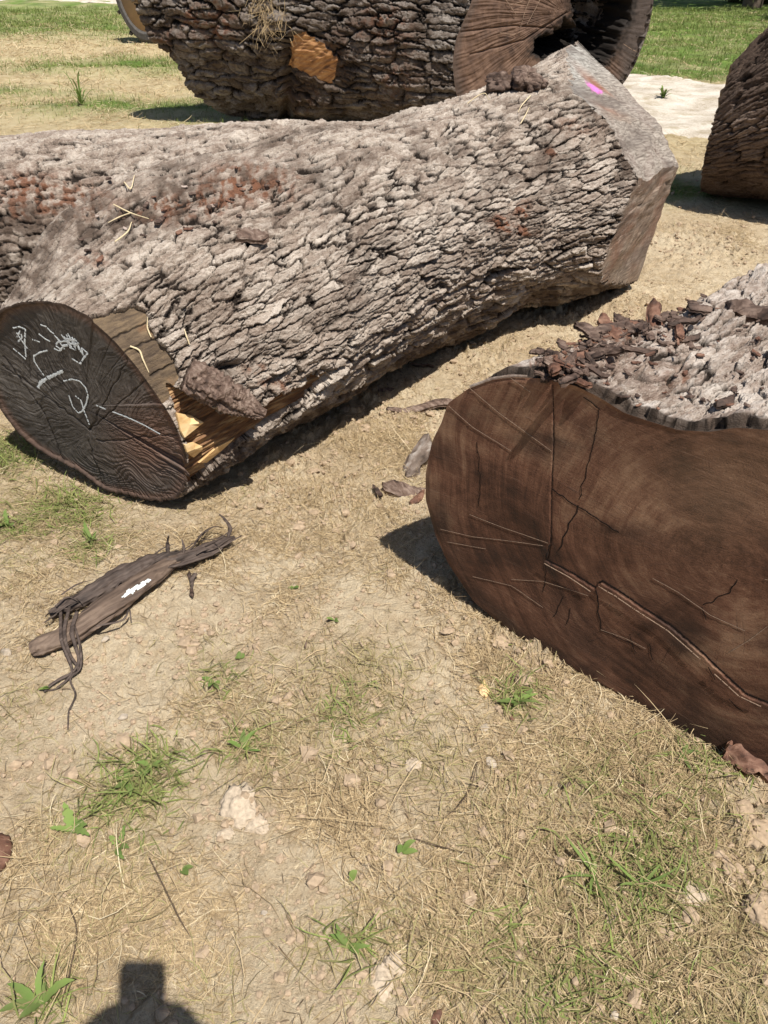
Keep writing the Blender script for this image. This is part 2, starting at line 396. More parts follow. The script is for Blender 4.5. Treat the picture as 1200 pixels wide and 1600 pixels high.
BARE = px_blobs([(430, 1390, 110, .8), (330, 960, 90, .6), (90, 1180, 90, .6), (590, 960, 90, .5), (380, 1270, 50, .7), (230, 1040, 80, .7), (480, 1510, 100, .5), (150, 1070, 60, .6), (780, 1240, 70, .4), (640, 1200, 80, .4), (1190, 1290, 70, .9), (1190, 1400, 50, .8), (290, 1210, 60, .5),
                 (1060, 400, 60, .8), (520, 740, 40, .6), (30, 1520, 60, .5), (600, 1550, 60, .5)])
def dens_green(x, y):
    return np.clip(blobsum(x, y, GREEN) * (.55 + .9 * sst(-.25, .35, fbm(x * 7, y * 7, 77, 3))) + .10 * sst(.15, .5, fbm(x * 3, y * 3, 79, 2)), 0, 1.2)
def dens_straw(x, y):
    d = .16 + blobsum(x, y, STRAW) - .8 * blobsum(x, y, BARE)
    return np.clip(d * (.25 + 1.5 * sst(-.25, .45, fbm(x * 6, y * 6, 87, 3))), .015, 1.1)
# farther ground: lawn, dry turf (world regions)
def far_green(x, y):
    r = sst(11.4, 12.6, y + .5 * fbm(x * .8, y * .8, 5, 3) - .12 * (x - 4)) * sst(1.0, 3.0, x)          # lawn behind the track
    L1 = np.exp(-((y - 13.4 - .3 * noise(x * .7, y * .7, 4)) / .8) ** 2) * (np.exp(-((x + 4.0) / 1.3) ** 2) * .85 + .25)
    L2 = np.exp(-((y - 21.0 - .8 * noise(x * .5, y * .3, 14)) / 3.6) ** 4) * sst(-1, -3, x) * .8
    L3 = np.exp(-(((y - 9.9) / .55) ** 2 + ((x + 3.1) / 1.0) ** 2)) * .9
    L4 = np.exp(-(((y - 9.6) / .9) ** 2 + ((x + 1.2) / 1.0) ** 2)) * .8
    L5 = np.exp(-(((y - 11.0) / .4) ** 2 + ((x + 4.9) / .9) ** 2)) * .6
    R2 = np.exp(-(((y - 6.1) / .5) ** 2 + ((x - 2.35) / .45) ** 2)) * 1.0
    b = sst(20, 24, y) * .75
    base = np.maximum.reduce([r, L1 + L2, L3 + L4 + L5, R2, b])
    return np.clip(base * (.55 + .8 * sst(-.4, .4, fbm(x * 1.7, y * 1.7, 15, 3))), 0, 1)

t = NT('soil', .95); p = t.geo()
n1 = t.noise(p, 2.2, 4); n2 = t.noise(p, 24, 5, .6); n3 = t.noise(p, 160, 4, .65); n4 = t.noise(p, 700, 2, .6)
f = t.math('ADD', t.math('MULTIPLY', n1, .4), t.math('ADD', t.math('MULTIPLY', n2, .35), t.math('MULTIPLY', n3, .3)))
c = t.ramp(f, [(.36, (.385, .28, .165)), (.48, (.595, .46, .295)), (.60, (.765, .63, .435))])
c = t.mix(t.rng(n3, .28, .40, .65, 0), c, (.17, .115, .07))
c = t.mix(t.rng(n4, .62, .70, 0, .4), c, (.58, .48, .36))
gcol = t.mix(n2, (.33, .265, .13), (.46, .37, .20))
c = t.mix(t.math('MULTIPLY', t.attr('green'), .6), c, gcol)
fc = t.ramp(t.noise(p, 1.6, 5, .65), [(.35, (.36, .27, .14)), (.6, (.55, .44, .25))])
fc = t.mix(t.rng(t.noise(p, 9, 4, .7), .42, .6, .0, .6), fc, (.62, .52, .33))
c = t.mix(t.attr('dry'), c, fc)
lc = t.ramp(t.noise(p, 2.4, 5, .65), [(.35, (.085, .14, .03)), (.55, (.135, .22, .04)), (.7, (.22, .285, .07))])
c = t.mix(t.attr('lawn'), c, lc)
t.done(c, t.bump(t.math('ADD', n3, t.math('MULTIPLY', n4, .5)), .012, 1.0))
M['soil'] = t.m
Rr = np.hypot(X, Y)
nearw = 1 - sst(6.5, 8.5, Rr)
ground = fromgrid('ground', np.stack([X, Y, Z], -1), M['soil'], None,
                  {'green': dens_green(X, Y) * nearw, 'dry': (1 - nearw) * (1 - .0 * X), 'lawn': far_green(X, Y) * sst(5, 6, Y)}, wrap=False, flip=True)
tag(ground, kind='structure')

# gravel track
t = NT('gravel', .95); p = t.geo(); n1 = t.noise(p, 3, 5, .6); n2 = t.noise(p, 60, 4, .7)
c = t.ramp(t.math('ADD', t.math('MULTIPLY', n1, .5), t.math('MULTIPLY', n2, .5)), [(.36, (.34, .27, .19)), (.48, (.58, .51, .415)), (.62, (.74, .68, .59))])
c = t.mix(t.rng(t.noise(p, 5.0, 4, .7), .52, .66, 0, .7), c, (.36, .29, .18))
M['gravel'] = t.done(c, t.bump(n2, .02, .9))
mid = [(16, 8.6, 1.9), (9, 8.9, 1.9), (5.5, 9.4, 1.95), (3.4, 9.9, 2.0), (1.8, 11.2, 2.0), (.6, 15, 1.9), (-.5, 20, 1.7), (-2.8, 26, 1.6), (-8, 29.9, 1.5), (-16, 33, 1.6), (-34, 36, 1.8)]
mp = np.array(mid); q = np.linspace(0, len(mid) - 1, 420)
cx = np.interp(q, range(len(mid)), mp[:, 0]); cy = np.interp(q, range(len(mid)), mp[:, 1]); hw = np.interp(q, range(len(mid)), mp[:, 2])
ker = np.ones(31) / 31
cx = np.convolve(np.pad(cx, 15, 'edge'), ker, 'valid'); cy = np.convolve(np.pad(cy, 15, 'edge'), ker, 'valid')
tx, ty = np.gradient(cx), np.gradient(cy); tl = np.hypot(tx, ty); nxx, nyy = -ty / tl, tx / tl
aa = np.linspace(-1, 1, 60)
wob = lambda s, k: 1 + .16 * fbm(s * 30, 0 * s + k, 91, 4)
l_, r_ = hw * wob(q, 1.3), hw * wob(q, 7.7)
A = np.where(aa[None] < 0, aa[None] * l_[:, None], aa[None] * r_[:, None])
GX = cx[:, None] + nxx[:, None] * A; GY = cy[:, None] + nyy[:, None] * A
def track_off(x, y):  # signed: inside if <0 (rough)
    d = np.min(np.hypot(x[:, None] - cx[None, ::4], y[:, None] - cy[None, ::4]) - hw[None, ::4], axis=1); return d
edge = np.clip((1 - np.abs(aa)) / .1, 0, 1)
road = fromgrid('gravel_track', np.stack([GX, GY, gh(GX, GY) + (.03 * edge - .012)[None] + .006 * fbm(GX * 8, GY * 8, 6, 3)], -1), M['gravel'], None, {}, wrap=False)
tag(road, kind='structure')
# ------------------------------------------------------------------ log building
def outline(pts, c, th, smooth=0):
    """pts (n,2) closed outline round c -> radius at angles th"""
    d = np.asarray(pts, float) - np.asarray(c); a = np.arctan2(d[:, 1], d[:, 0]); r = np.hypot(d[:, 0], d[:, 1])
    o = np.argsort(a); a = a[o]; r = r[o]
    # dense resample along straight edges in cartesian space
    A, R = [], []
    P = d[o]
    for i in range(len(P)):
        p0, p1 = P[i], P[(i + 1) % len(P)]
        for k in range(8):
            q = p0 + (p1 - p0) * k / 8; A.append(math.atan2(q[1], q[0])); R.append(math.hypot(*q))
    A = np.array(A); R = np.array(R); o = np.argsort(A); A = A[o]; R = R[o]
    A = np.concatenate([A - 2 * np.pi, A, A + 2 * np.pi]); R = np.concatenate([R, R, R])
    tt = (th + np.pi) % (2 * np.pi) - np.pi
    r = np.interp(tt, A, R)
    if smooth:
        dense = np.linspace(-np.pi, np.pi, 1441)[:-1]; rd = np.interp(dense, A, R)
        k = np.exp(-.5 * (np.arange(-3 * smooth, 3 * smooth + 1) / smooth) ** 2); k /= k.sum()
        rp = np.concatenate([rd[-len(k):], rd, rd[:len(k)]]); rs = np.convolve(rp, k, 'same')[len(k):-len(k)]
        r = np.interp(tt, np.concatenate([dense, [np.pi]]), np.concatenate([rs, rs[:1]]))
    return r
def hermite(w, wk, Pk):
    """w (n,), wk (K,), Pk (K, ...) smooth interpolation"""
    wk = np.asarray(wk, float); Pk = np.asarray(Pk, float)
    m = np.zeros_like(Pk); K = len(wk)
    d = (Pk[1:] - Pk[:-1]) / (wk[1:] - wk[:-1]).reshape(-1, *([1] * (Pk.ndim - 1)))
    m[0] = d[0]; m[-1] = d[-1]
    if K > 2: m[1:-1] = .5 * (d[1:] + d[:-1])
    i = np.clip(np.searchsorted(wk, w, 'right') - 1, 0, K - 2)
    h = (wk[i + 1] - wk[i]); t = (w - wk[i]) / h
    sh = (-1,) + (1,) * (Pk.ndim - 1)
    t = t.reshape(sh); h = h.reshape(sh)
    return (2 * t ** 3 - 3 * t ** 2 + 1) * Pk[i] + (t ** 3 - 2 * t ** 2 + t) * h * m[i] + (-2 * t ** 3 + 3 * t ** 2) * Pk[i + 1] + (t ** 3 - t ** 2) * h * m[i + 1]
def theta_grid(n, lo, hi, boost=3.0):
    """n angles over the circle, denser between lo and hi (radians)"""
    a = np.linspace(0, 2 * np.pi, 4001); c = (lo + hi) / 2; h = (hi - lo) / 2
    d = np.abs((a - c + np.pi) % (2 * np.pi) - np.pi); w = 1 + (boost - 1) * (1 - sst(h, h + .3, d))
    cw = np.concatenate([[0], np.cumsum(.5 * (w[1:] + w[:-1]) * np.diff(a))]); cw /= cw[-1]
    return np.interp(np.arange(n) / n, cw, a)
def bark_height(s, T, per, cs, ct, seed, furrow=.5):
    """s along the log, T round it (metres, period per). height about -1..0.5 (x depth), crevice mask, plate tone"""
    def pn(f, sd, o=3, fy=None):   # periodic fbm, f cycles per metre along, fy round
        q = max(1, int(round(per * (fy or f)))); return fbm(s * f, T * (q / per), sd, o, py=q)
    def cells(ws, wt, a, b, sd):
        py = max(3, int(round(per / b))); return voro(ws / a, wt * py / per, sd, py=py)
    ws = s + .30 * cs * pn(.45 / ct, seed + 1, 2) + .14 * cs * pn(1.5 / ct, seed + 2, 3) + .05 * cs * pn(5 / ct, seed + 8, 2)
    wt = T + .55 * ct * pn(.16 / ct, seed + 3, 2, .3 / ct) + .26 * ct * pn(1.0 / ct, seed + 4, 3, 1.5 / ct) + .09 * ct * pn(4 / ct, seed + 9, 2)
    F1, F2, rid, dx, dy = cells(ws, wt, cs, ct, seed)                       # long plates
    wid = .13 + .16 * sst(-.4, .5, pn(.5 / ct, seed + 21, 2))
    crack = sst(.0, 1, (F2 - F1) / wid)
    S1, S2, sid, sx_, sy_ = cells(ws + .3 * ct * pn(2 / ct, seed + 61, 2), wt, cs * .36, ct * .85, seed + 80)   # cross breaks
    sc = sst(.0, .14, S2 - S1)
    M1, M2, mid_, mx_, my_ = cells(ws, wt, cs * .13, ct * .26, seed + 95)   # flakes
    fl = sst(0, .2, M2 - M1)
    furr = sst(.05, .22, np.abs(pn(.10 / ct, seed + 40, 3, .36 / ct)))       # long furrows that wander down the log
    furr = 1 - (1 - furr) * sst(-.05, .3, pn(.2 / ct, seed + 44, 2)) * .8
    ang = _h((rid * 9999).astype(np.int64), (rid * 777).astype(np.int64), 3) * 6.283
    tilt = np.cos(ang) * dx * .7 + np.sin(ang) * dy
    ang2 = _h((sid * 9999).astype(np.int64), (sid * 777).astype(np.int64), 4) * 6.283
    tilt2 = np.cos(ang2) * sx_ + np.sin(ang2) * sy_
    rg = 1 - np.abs(pn(.7 / ct, seed + 31, 3, 2.2 / ct))
    h = -1.5 * (1 - crack) * (.45 + .55 * rid) - furrow * 1.3 * (1 - furr) + .42 * (rid - .5) + .80 * tilt \
        - .55 * (1 - sc) * (.15 + .85 * sid) + .26 * (sid - .5) + .38 * tilt2 - .09 * (1 - fl) * mid_ + .10 * (mid_ - .5) + .26 * (rg - .8) + .11 * pn(2.2 / ct, seed + 5, 3, 3.2 / ct) + .09 * pn(7 / ct, seed + 6, 2)
    tone = np.clip(.35 * rid + .40 * sid + .25 * mid_, 0, 1)
    hgt = np.clip(1 - (1 - crack) * (.55 + .45 * rid) - .6 * (1 - furr) - .6 * (1 - sc) * (.1 + .9 * sid) - .2 * (1 - fl) * mid_, 0, 1)
    return h, hgt, tone
def capsule_sdf(P, C, R):
    d = np.full(P.shape[:-1], 1e9)
    for a, b, ra, rb in zip(C[:-1], C[1:], R[:-1], R[1:]):
        ab = b - a; t = np.clip(((P - a) @ ab) / (ab @ ab), 0, 1)
        d = np.minimum(d, np.linalg.norm(P - a - t[..., None] * ab, axis=-1) - (ra + (rb - ra) * t))
    return d
def face_mesh(name, ring, n, mat, parent, pith, depth, attrs, nr=200, power=1.0, pl_axes=None, center=None):
    """flat sawn end: polar sheet from center to ring (n_theta,3); depth(h,v,f) moves it along n"""
    c = ring.mean(0) if center is None else np.asarray(center)
    f = (np.linspace(0, 1, nr) ** power)[:, None, None]
    P = c + f * (ring[None] - c)
    h_, v_ = pl_axes
    hh = (P - pith) @ h_; vv = (P - pith) @ v_
    px, py = proj(P)
    ff = np.broadcast_to(f[..., 0], hh.shape)
    D, A = depth(hh, vv, ff, px, py, P)
    P = P + n * D[..., None]
    r = np.hypot(hh, vv) + 1e-9
    hh = A.pop('hw', hh); vv = A.pop('vw', vv); r = np.hypot(hh, vv) + 1e-9; A['rad'] = r
    A['pl'] = np.stack([hh, vv, 0 * hh], -1); A['pol'] = np.stack([hh / r, vv / r, r], -1)
    return fromgrid(name, P, mat, parent, A), c
def ribbon(name, paths, width, mat, parent, place, jag=.35, seed=0, thick=.0015):
    """marks on a surface: place(px,py)->(point, normal); each path is a list of pixels of the mark"""
    V, F = [], []
    r = np.random.default_rng(seed)
    for path in paths:
        path = np.asarray(path, float); seg = np.hypot(*np.diff(path, axis=0).T); L = np.concatenate([[0], np.cumsum(seg)])
        m = max(3, int(L[-1] / 1.5)); q = np.linspace(0, L[-1], m)
        X_ = np.interp(q, L, path[:, 0]); Y_ = np.interp(q, L, path[:, 1])
        pts = [place(a, b) for a, b in zip(X_, Y_)]
        P = np.array([p_[0] + p_[1] * thick for p_ in pts]); N = np.array([p_[1] for p_ in pts])
        T_ = np.gradient(P, axis=0); T_ /= np.linalg.norm(T_, axis=1, keepdims=True) + 1e-9
        B = np.cross(N, T_)
        wd = width * (.5 + r.uniform(1 - 2 * jag, 1 + jag, m) * .5)[:, None]
        k = len(V)
        for i in range(m):
            V += [P[i] + B[i] * wd[i], P[i] + N[i] * thick * .6, P[i] - B[i] * wd[i]]
        for i in range(m - 1):
            if jag > .3 and r.random() < (.10 if jag > .41 else .06): continue
            b = k + 3 * i
            F += [(b, b + 1, b + 4, b + 3), (b + 1, b + 2, b + 5, b + 4)]
    return mesh(name, np.array(V), np.array(F), mat, parent)
UP = np.array([0, 0, 1.0])
# ------------------------------------------------------------------ log 1: forked log with the chalked end
T1 = np.array([.7071, .7071, 0]); NN1 = np.array([.7071, -.7071, 0])
log1 = empty('forked_log', (0, 3.1, 0), 'long forked log with chalk scrawl on its dark round end', 'log', 'felled logs')
O1 = np.array([-.687, 2.1, 0]); N1 = unit([-.42, -.9, -.12]); h1 = unit(np.cross(UP, N1)); v1 = np.cross(N1, h1)
f1 = [(0, 483), (30, 472), (60, 469), (100, 474), (145, 497), (180, 530), (215, 572), (250, 622), (275, 665), (290, 705), (297, 745), (280, 778), (250, 785), (200, 775), (160, 765), (120, 735), (70, 710), (30, 680), (0, 640)]
p1 = [((onplane(a, b, O1, N1) - O1) @ h1, (onplane(a, b, O1, N1) - O1) @ v1) for a, b in f1] + [(-.71, .33), (-.64, .48)]
c1 = np.array([-.30, .30])
th = theta_grid(1060, math.radians(-75), math.radians(165), 2.2)
def circ(C, Hd, rf, Vd=UP, sx=1.0):
    r = rf(th) if callable(rf) else np.full(len(th), rf)
    return np.asarray(C) + (r * np.cos(th) * sx)[:, None] * Hd + (r * np.sin(th))[:, None] * Vd
gau = lambda t, m, s: np.exp(-.5 * (((t - math.radians(m) + np.pi) % (2 * np.pi) - np.pi) / math.radians(s)) ** 2)
r0 = outline(p1, c1, th, 10)
S0 = O1 + (c1[0] + r0 * np.cos(th))[:, None] * h1 + (c1[1] + r0 * np.sin(th))[:, None] * v1
Hm = unit(h1 + NN1)
secs = [S0,
        circ((-.715, 2.475, .385), Hm, lambda t: .425 + .02 * gau(t, -20, 40) + .13 * gau(t, 150, 30)),
        circ((-.249, 2.949, .478), NN1, lambda t: .488 - .105 * gau(t, 115, 45) - .02 * gau(t, -35, 40) + .10 * gau(t, 158, 26)),
        circ((.402, 3.698, .470), NN1, lambda t: .478 + .012 * gau(t, 115, 45) - .095 * gau(t, -40, 38)),
        circ((.755, 3.94, .50), NN1, lambda t: .505 + .03 * gau(t, 100, 35) + .035 * gau(t, 5, 35)),
        circ((1.044, 4.144, .515), NN1, lambda t: .53 + .085 * gau(t, 110, 24) + .05 * gau(t, 15, 40)),
        circ((1.245, 4.315, .525), NN1, lambda t: .55 + .125 * gau(t, 110, 24) + .07 * gau(t, 15, 40))]
wk = [0, .47, 1.13, 2.12, 2.55, 2.90, 3.2]
NW = 1200
w = np.linspace(0, 3.2, NW)
P = hermite(w, wk, np.array(secs))
Cw = hermite(w, wk, np.array([s.mean(0) for s in secs]))
# slide the last stretch onto the end plane
uu = (P - np.array([-.9, 2.2, 0])) @ T1
end_shift = np.clip((uu - 3.0), 0, None)
P = P - end_shift[..., None] * T1
limbC = np.array([(-2.7, 3.24, .42), (-1.9, 3.25, .43), (-1.2, 3.27, .46), (-.5, 3.30, .435), (.30, 3.62, .30)]); limbR = np.array([.41, .42, .45, .43, .24])
Rm = .485; per = 2 * np.pi * Rm
th_off = (th[None, :] + 0 * w[:, None])
def outn(P, C):
    n = grid_normals(P)
    return -n if np.mean(np.einsum('ijk,ijk->ij', n, P - C[:, None])) < 0 else n
n0 = outn(P, Cw)
lump = .022 * noise(w[:, None] * 2.1, th_off / (2 * np.pi) * 7, 201, py=7) + .012 * noise(w[:, None] * 5, th_off / (2 * np.pi) * 13, 202, py=13)
lump *= sst(0, .5, w)[:, None]
d2 = capsule_sdf(P, limbC, limbR); kk = .46
push = kk / 4 * np.clip(1 - np.abs(d2) / kk, 0, 1) ** 2
P = P + n0 * (lump + push)[..., None]
n0 = outn(P, Cw)
PX, PY = proj(P)
vis = np.einsum('ijk,ijk->ij', n0, CAM - P) > 0
jx = PX + 7 * fbm(PX / 22, PY / 22, 301, 4) ; jy = PY + 7 * fbm(PX / 22, PY / 22, 302, 4)
bare_top = pip(jx, jy, [(140, 492), (168, 486), (200, 476), (228, 482), (232, 510), (262, 545), (275, 562), (280, 590), (268, 625), (250, 640), (200, 560)]) & vis
split_lo = pip(PX + 3 * noise(PX / 9, PY / 9, 5), PY + 3 * noise(PX / 9, PY / 9, 6), [(262, 600), (300, 612), (345, 648), (400, 655), (430, 622), (470, 606), (515, 580), (520, 592), (470, 635), (400, 682), (345, 722), (295, 770), (294, 700)]) & vis
wood = (bare_top | split_lo)
h, hgt, tone = bark_height(w[:, None] + 0 * th_off, th_off * Rm, per, .135, .032, 11, .50)
coarse = sst(-10, -45, np.degrees((th_off + np.pi) % (2 * np.pi) - np.pi)) * sst(.3, .9, w)[:, None]
hb, hgtb, toneb = bark_height(w[:, None] + 0 * th_off, th_off * Rm, per, .20, .042, 19, .6)
low = sst(25, -15, np.degrees((th_off + np.pi) % (2 * np.pi) - np.pi))
h = h * (1 - low) + hb * low; hgt = hgt * (1 - low) + hgtb * low; tone = tone * (1 - low) + toneb * low
depth = (.0135 + .008 * low) * (1 - .55 * sst(2.55, 2.95, w)[:, None])
disp = h * depth * (.2 + .8 * sst(0, .05, w))[:, None]
bcr = np.minimum.reduce([dist_poly(PX + 2 * noise(PX / 9, PY / 9, 5), PY + 2 * noise(PX / 9, PY / 9, 6), c_) for c_ in ([(172, 528), (205, 512), (240, 498)], [(190, 552), (225, 535), (270, 520)], [(238, 587), (258, 576), (285, 562)])])
disp = np.where(bare_top, -.021 + .0025 * fbm(w[:, None] * 8, th_off * 30, 7, 3) - .006 * np.exp(-(bcr / 1.4) ** 2), disp)
disp = np.where(split_lo, -.034 + .010 * noise(w[:, None] * 2.2, th_off * 34, 8) + .006 * noise(w[:, None] * 5, th_off * 80, 9), disp)
# deep notch above the loose bark
notch = np.exp(-(((PX - 362) / 20) ** 2 + ((PY - 574) / 8) ** 2)) * vis
disp = disp - .05 * notch
P1 = P + n0 * disp[..., None]
# sawn facets at the butt
base0 = np.array([-.9, 2.2, 0])
def f3(u, n, z): return base0 + u * T1 + n * NN1 + z * UP
def vec3(u, n, z): return unit(u * T1 + n * NN1 + z * UP)
planes = [(vec3(.18, .47, .76), f3(3, -.28, 1.07)), (vec3(.20, .76, .62), f3(3, .245, .715)), (vec3(.17, .96, -.15), f3(3, .30, .4))]
clipm = np.full(P.shape[:2], -1)
for _ in range(2):
    for k, (pn_, pp) in enumerate(planes):
        D = P1 - Cw[:, None]
        num = (pp - Cw) @ pn_; den = D @ pn_
        wv = .010 * noise(w[:, None] * 5, th_off * 3, 900 + k) + .004 * noise(w[:, None] * 16, th_off * 9, 910 + k)
        over = (P1 - pp) @ pn_ > wv
        tsc = np.where(over & (den > 1e-6), (num[:, None] + wv) / np.maximum(den, 1e-6), 1.0)
        P1 = Cw[:, None] + D * tsc[..., None]
        clipm = np.where(over, k, clipm)
stain = np.zeros_like(h)
for (sx, sy, rx, ry, a) in [(385, 285, 75, 28, 1.0), (300, 320, 60, 20, .8), (90, 310, 70, 26, .9), (40, 285, 45, 18, .8), (230, 335, 60, 16, .6), (785, 347, 16, 10, 1.3), (818, 330, 12, 14, 1.2), (815, 362, 22, 8, 1.3), (862, 237, 14, 8, 1.0),
                            (430, 600, 26, 12, .7), (400, 575, 20, 10, .6), (150, 405, 30, 12, .5), (905, 195, 45, 16, .45), (520, 330, 40, 10, .3), (700, 470, 60, 12, .2)]:
    stain += a * np.exp(-(((PX - sx) / rx) ** 2 + ((PY - sy) / ry) ** 2)) * vis
stain = np.clip(stain * (.2 + 1.5 * sst(-.2, .3, fbm(PX / 14, PY / 14, 55, 3))), 0, 1) * .95
damp_shade = np.zeros_like(h)
damp_shade += 1.0 * np.exp(-(((PX - 15) / 60) ** 2 + ((PY - 400) / 80) ** 2)) * vis  # shade in the crotch of the fork, painted dark
damp_shade += .8 * np.exp(-(((PX - 120) / 110) ** 2 + ((PY - 350) / 34) ** 2)) * vis
damp_shade += .8 * np.exp(-(((PX - 950) / 60) ** 2 + ((PY - 180) / 16) ** 2)) * vis + .7 * np.exp(-(((PX - 860) / 35) ** 2 + ((PY - 312) / 12) ** 2)) * vis
damp_shade += .75 * np.exp(-(((PX - 985) / 22) ** 2 + ((PY - 250) / 60) ** 2)) * vis
damp_shade += .9 * sst(-25, -55, np.degrees((th_off + np.pi) % (2 * np.pi) - np.pi)) * (np.cos(th_off) > 0)  # shade of the near underside painted into the bark colour
damp_shade += .40 * sst(-.05, .35, fbm(w[:, None] * 2.6, th_off * 2.2, 67, 4)) + .30 * sst(620, 300, PX) * sst(360, 250, PY) * vis
damp_shade = np.clip(damp_shade * (.35 + 1.2 * sst(-.25, .3, fbm(PX / 30, PY / 30, 66, 3))), 0, .85)
fmax = lambda m: np.maximum(np.maximum(m[:-1], np.roll(m, -1, 1)[:-1]), np.maximum(m[1:], np.roll(m, -1, 1)[1:])).reshape(-1)
fmin = lambda m: np.minimum(np.minimum(m[:-1], np.roll(m, -1, 1)[:-1]), np.minimum(m[1:], np.roll(m, -1, 1)[1:])).reshape(-1)
cm = fmin(clipm)
wood_f = fmin(wood.astype(int)) > 0
spl_f = (fmin(split_lo.astype(int)) > 0)
bark_at = {'hgt': hgt, 'rnd': tone, 'stain': stain, 'damp_shade': damp_shade}
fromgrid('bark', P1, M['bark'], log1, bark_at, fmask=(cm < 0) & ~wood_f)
fromgrid('bare_wood_patch', P1, M['bare_top'], log1, {'crk': np.exp(-(bcr / 1.7) ** 2)}, fmask=(cm < 0) & wood_f & ~spl_f)
fromgrid('split_wood', P1, M['split'], log1, {}, fmask=(cm < 0) & spl_f)
weather = np.clip(.25 + .75 * sst(1010, 880, PX) * sst(200, 120, PY), 0, 1)
weather = np.where(clipm == 0, np.clip(.55 + .5 * sst(960, 880, PX) - .35 * np.exp(-(((PX - 990) / 40) ** 2 + ((PY - 150) / 22) ** 2)), 0, 1), np.where(clipm == 1, .55, .12 + .25 * noise(PX / 30, PY / 12, 4)))
rustp = np.exp(-(((PX - 935) / 30) ** 2 + ((PY - 88) / 10) ** 2)) * .9 + .5 * np.exp(-(((PX - 965) / 30) ** 2 + ((PY - 135) / 7) ** 2))
pink = sst(1.35, .45, np.hypot((PX - 935) / 15, (PY - 104) / 10) + .35 * noise(PX / 5, PY / 5, 12)) * (clipm == 0)
for k, nm in enumerate(['upper', 'middle', 'lower']):
    o = fromgrid('sawn_facet', P1, M['facet'], log1, {'weather': np.clip(weather, 0, 1), 'rustpatch': np.clip(rustp * (clipm == 0), 0, 1), 'pink': pink}, fmask=cm == k)
    o['label'] = ['pale grey upper sawn facet with a pink paint spot', 'small grey sawn facet between the other two', 'brown lower sawn facet'][k]
# far end cap
ring = P1[-1]; ce = ring.mean(0)
Vc = np.vstack([ring, ce]); nt = len(ring); Fc = np.array([(i, (i + 1) % nt, nt) for i in range(nt)])
mesh('butt_end', Vc, Fc, M['bare'], log1)
# chalked end
ring = P1[0]
pith1 = onplane(140, 672, O1, N1)
cuts1 = [[(140, 672), (205, 548)], [(140, 672), (232, 590)], [(150, 690), (278, 680)], [(140, 672), (0, 575)], [(60, 640), (115, 760)], [(137, 690), (160, 770)], [(0, 560), (60, 640)]]
def depth1(hh, vv, f, px, py, P):
    h0, v0 = hh, vv
    hh = h0 + .05 * noise(h0 * 5, v0 * 5, 601) + .022 * noise(h0 * 13, v0 * 13, 603) - .10 * sst(690, 760, py); vv = v0 + .05 * noise(h0 * 5, v0 * 5, 602) + .022 * noise(h0 * 13, v0 * 13, 604) + .05 * sst(690, 760, py)
    rr = np.hypot(hh - 0, vv - 0); a = np.arctan2(vv, hh)
    fan = noise(a * 20 + 2.5 * noise(hh * 4, vv * 4, 78), rr * 4.0, 71) * sst(.04, .2, rr)
    fan2 = noise(a * 60, rr * 3, 72) * sst(.12, .3, rr)
    low = sst(690, 730, py)          # curved saw ridges below
    saw = np.sin(vv * 2 * np.pi / .0125 + 3.0 * hh + 1.5 * noise(hh * 5, vv * 5, 74)) * low * (px > 110)
    D = -.004 + .0022 * fan + .0015 * fan2 + .0012 * saw + .0015 * fbm(hh * 40, vv * 40, 73, 3) + .012 * noise(hh * 2.2, vv * 2.2, 75)
    for c_ in cuts1:
        d = dist_poly(px + 3 * noise(px / 12, py / 12, 5), py + 3 * noise(px / 12, py / 12, 6), c_); D = D - .004 * np.exp(-(d / 1.3) ** 2)
    dk = np.zeros_like(D)
    for c_ in cuts1: dk = np.maximum(dk, .5 * np.exp(-(dist_poly(px + 3 * noise(px / 12, py / 12, 5), py + 3 * noise(px / 12, py / 12, 6), c_) / 1.3) ** 2))
    rim = sst(.955, .985, f)
    D = D * (1 - rim) + rim * 0
    tint = np.clip(np.exp(-(((px - 235) / 60) ** 2 + ((py - 690) / 60) ** 2)) + .6 * sst(.88, .97, f), 0, 1)
    return D, {'hw': hh, 'vw': vv, 'tint': tint * .8, 'dark': np.clip(dk + .75 * rim * (.7 + .3 * np.sin(a * 31)), 0, 1)}
face1, _c = face_mesh('chalked_end', ring, N1, M['end1'], log1, pith1, depth1, {}, nr=230, power=.8, pl_axes=(h1, v1), center=O1 + c1[0] * h1 + c1[1] * v1)
def place1(px, py):
    p = onplane(px, py, O1, N1)
    hh = np.array([(p - pith1) @ h1]); vv = np.array([(p - pith1) @ v1])
    D, _ = depth1(hh, vv, np.array([.5]), np.array([px]), np.array([py]), p)
    return p + N1 * (max(D[0], -.004) + .001), N1
ch = [[(20, 513), (30, 511), (39, 515), (38, 535), (40, 558)], [(25, 520), (33, 532), (42, 545)], [(20, 545), (30, 553), (41, 563)], [(26, 527), (31, 517), (34, 528), (28, 534)],
      [(63, 508), (72, 511), (79, 519), (84, 522)], [(60, 522), (70, 530), (78, 534)], [(50, 531), (62, 535)],
      [(74, 548), (62, 551), (52, 557), (53, 565), (60, 576), (68, 587)],
      [(99, 596), (112, 593), (124, 596), (133, 606), (137, 618), (134, 632), (128, 643), (122, 646), (113, 636), (107, 618)], [(117, 619), (126, 626), (131, 643), (135, 653), (139, 664)],
      [(150, 634), (165, 640)]]
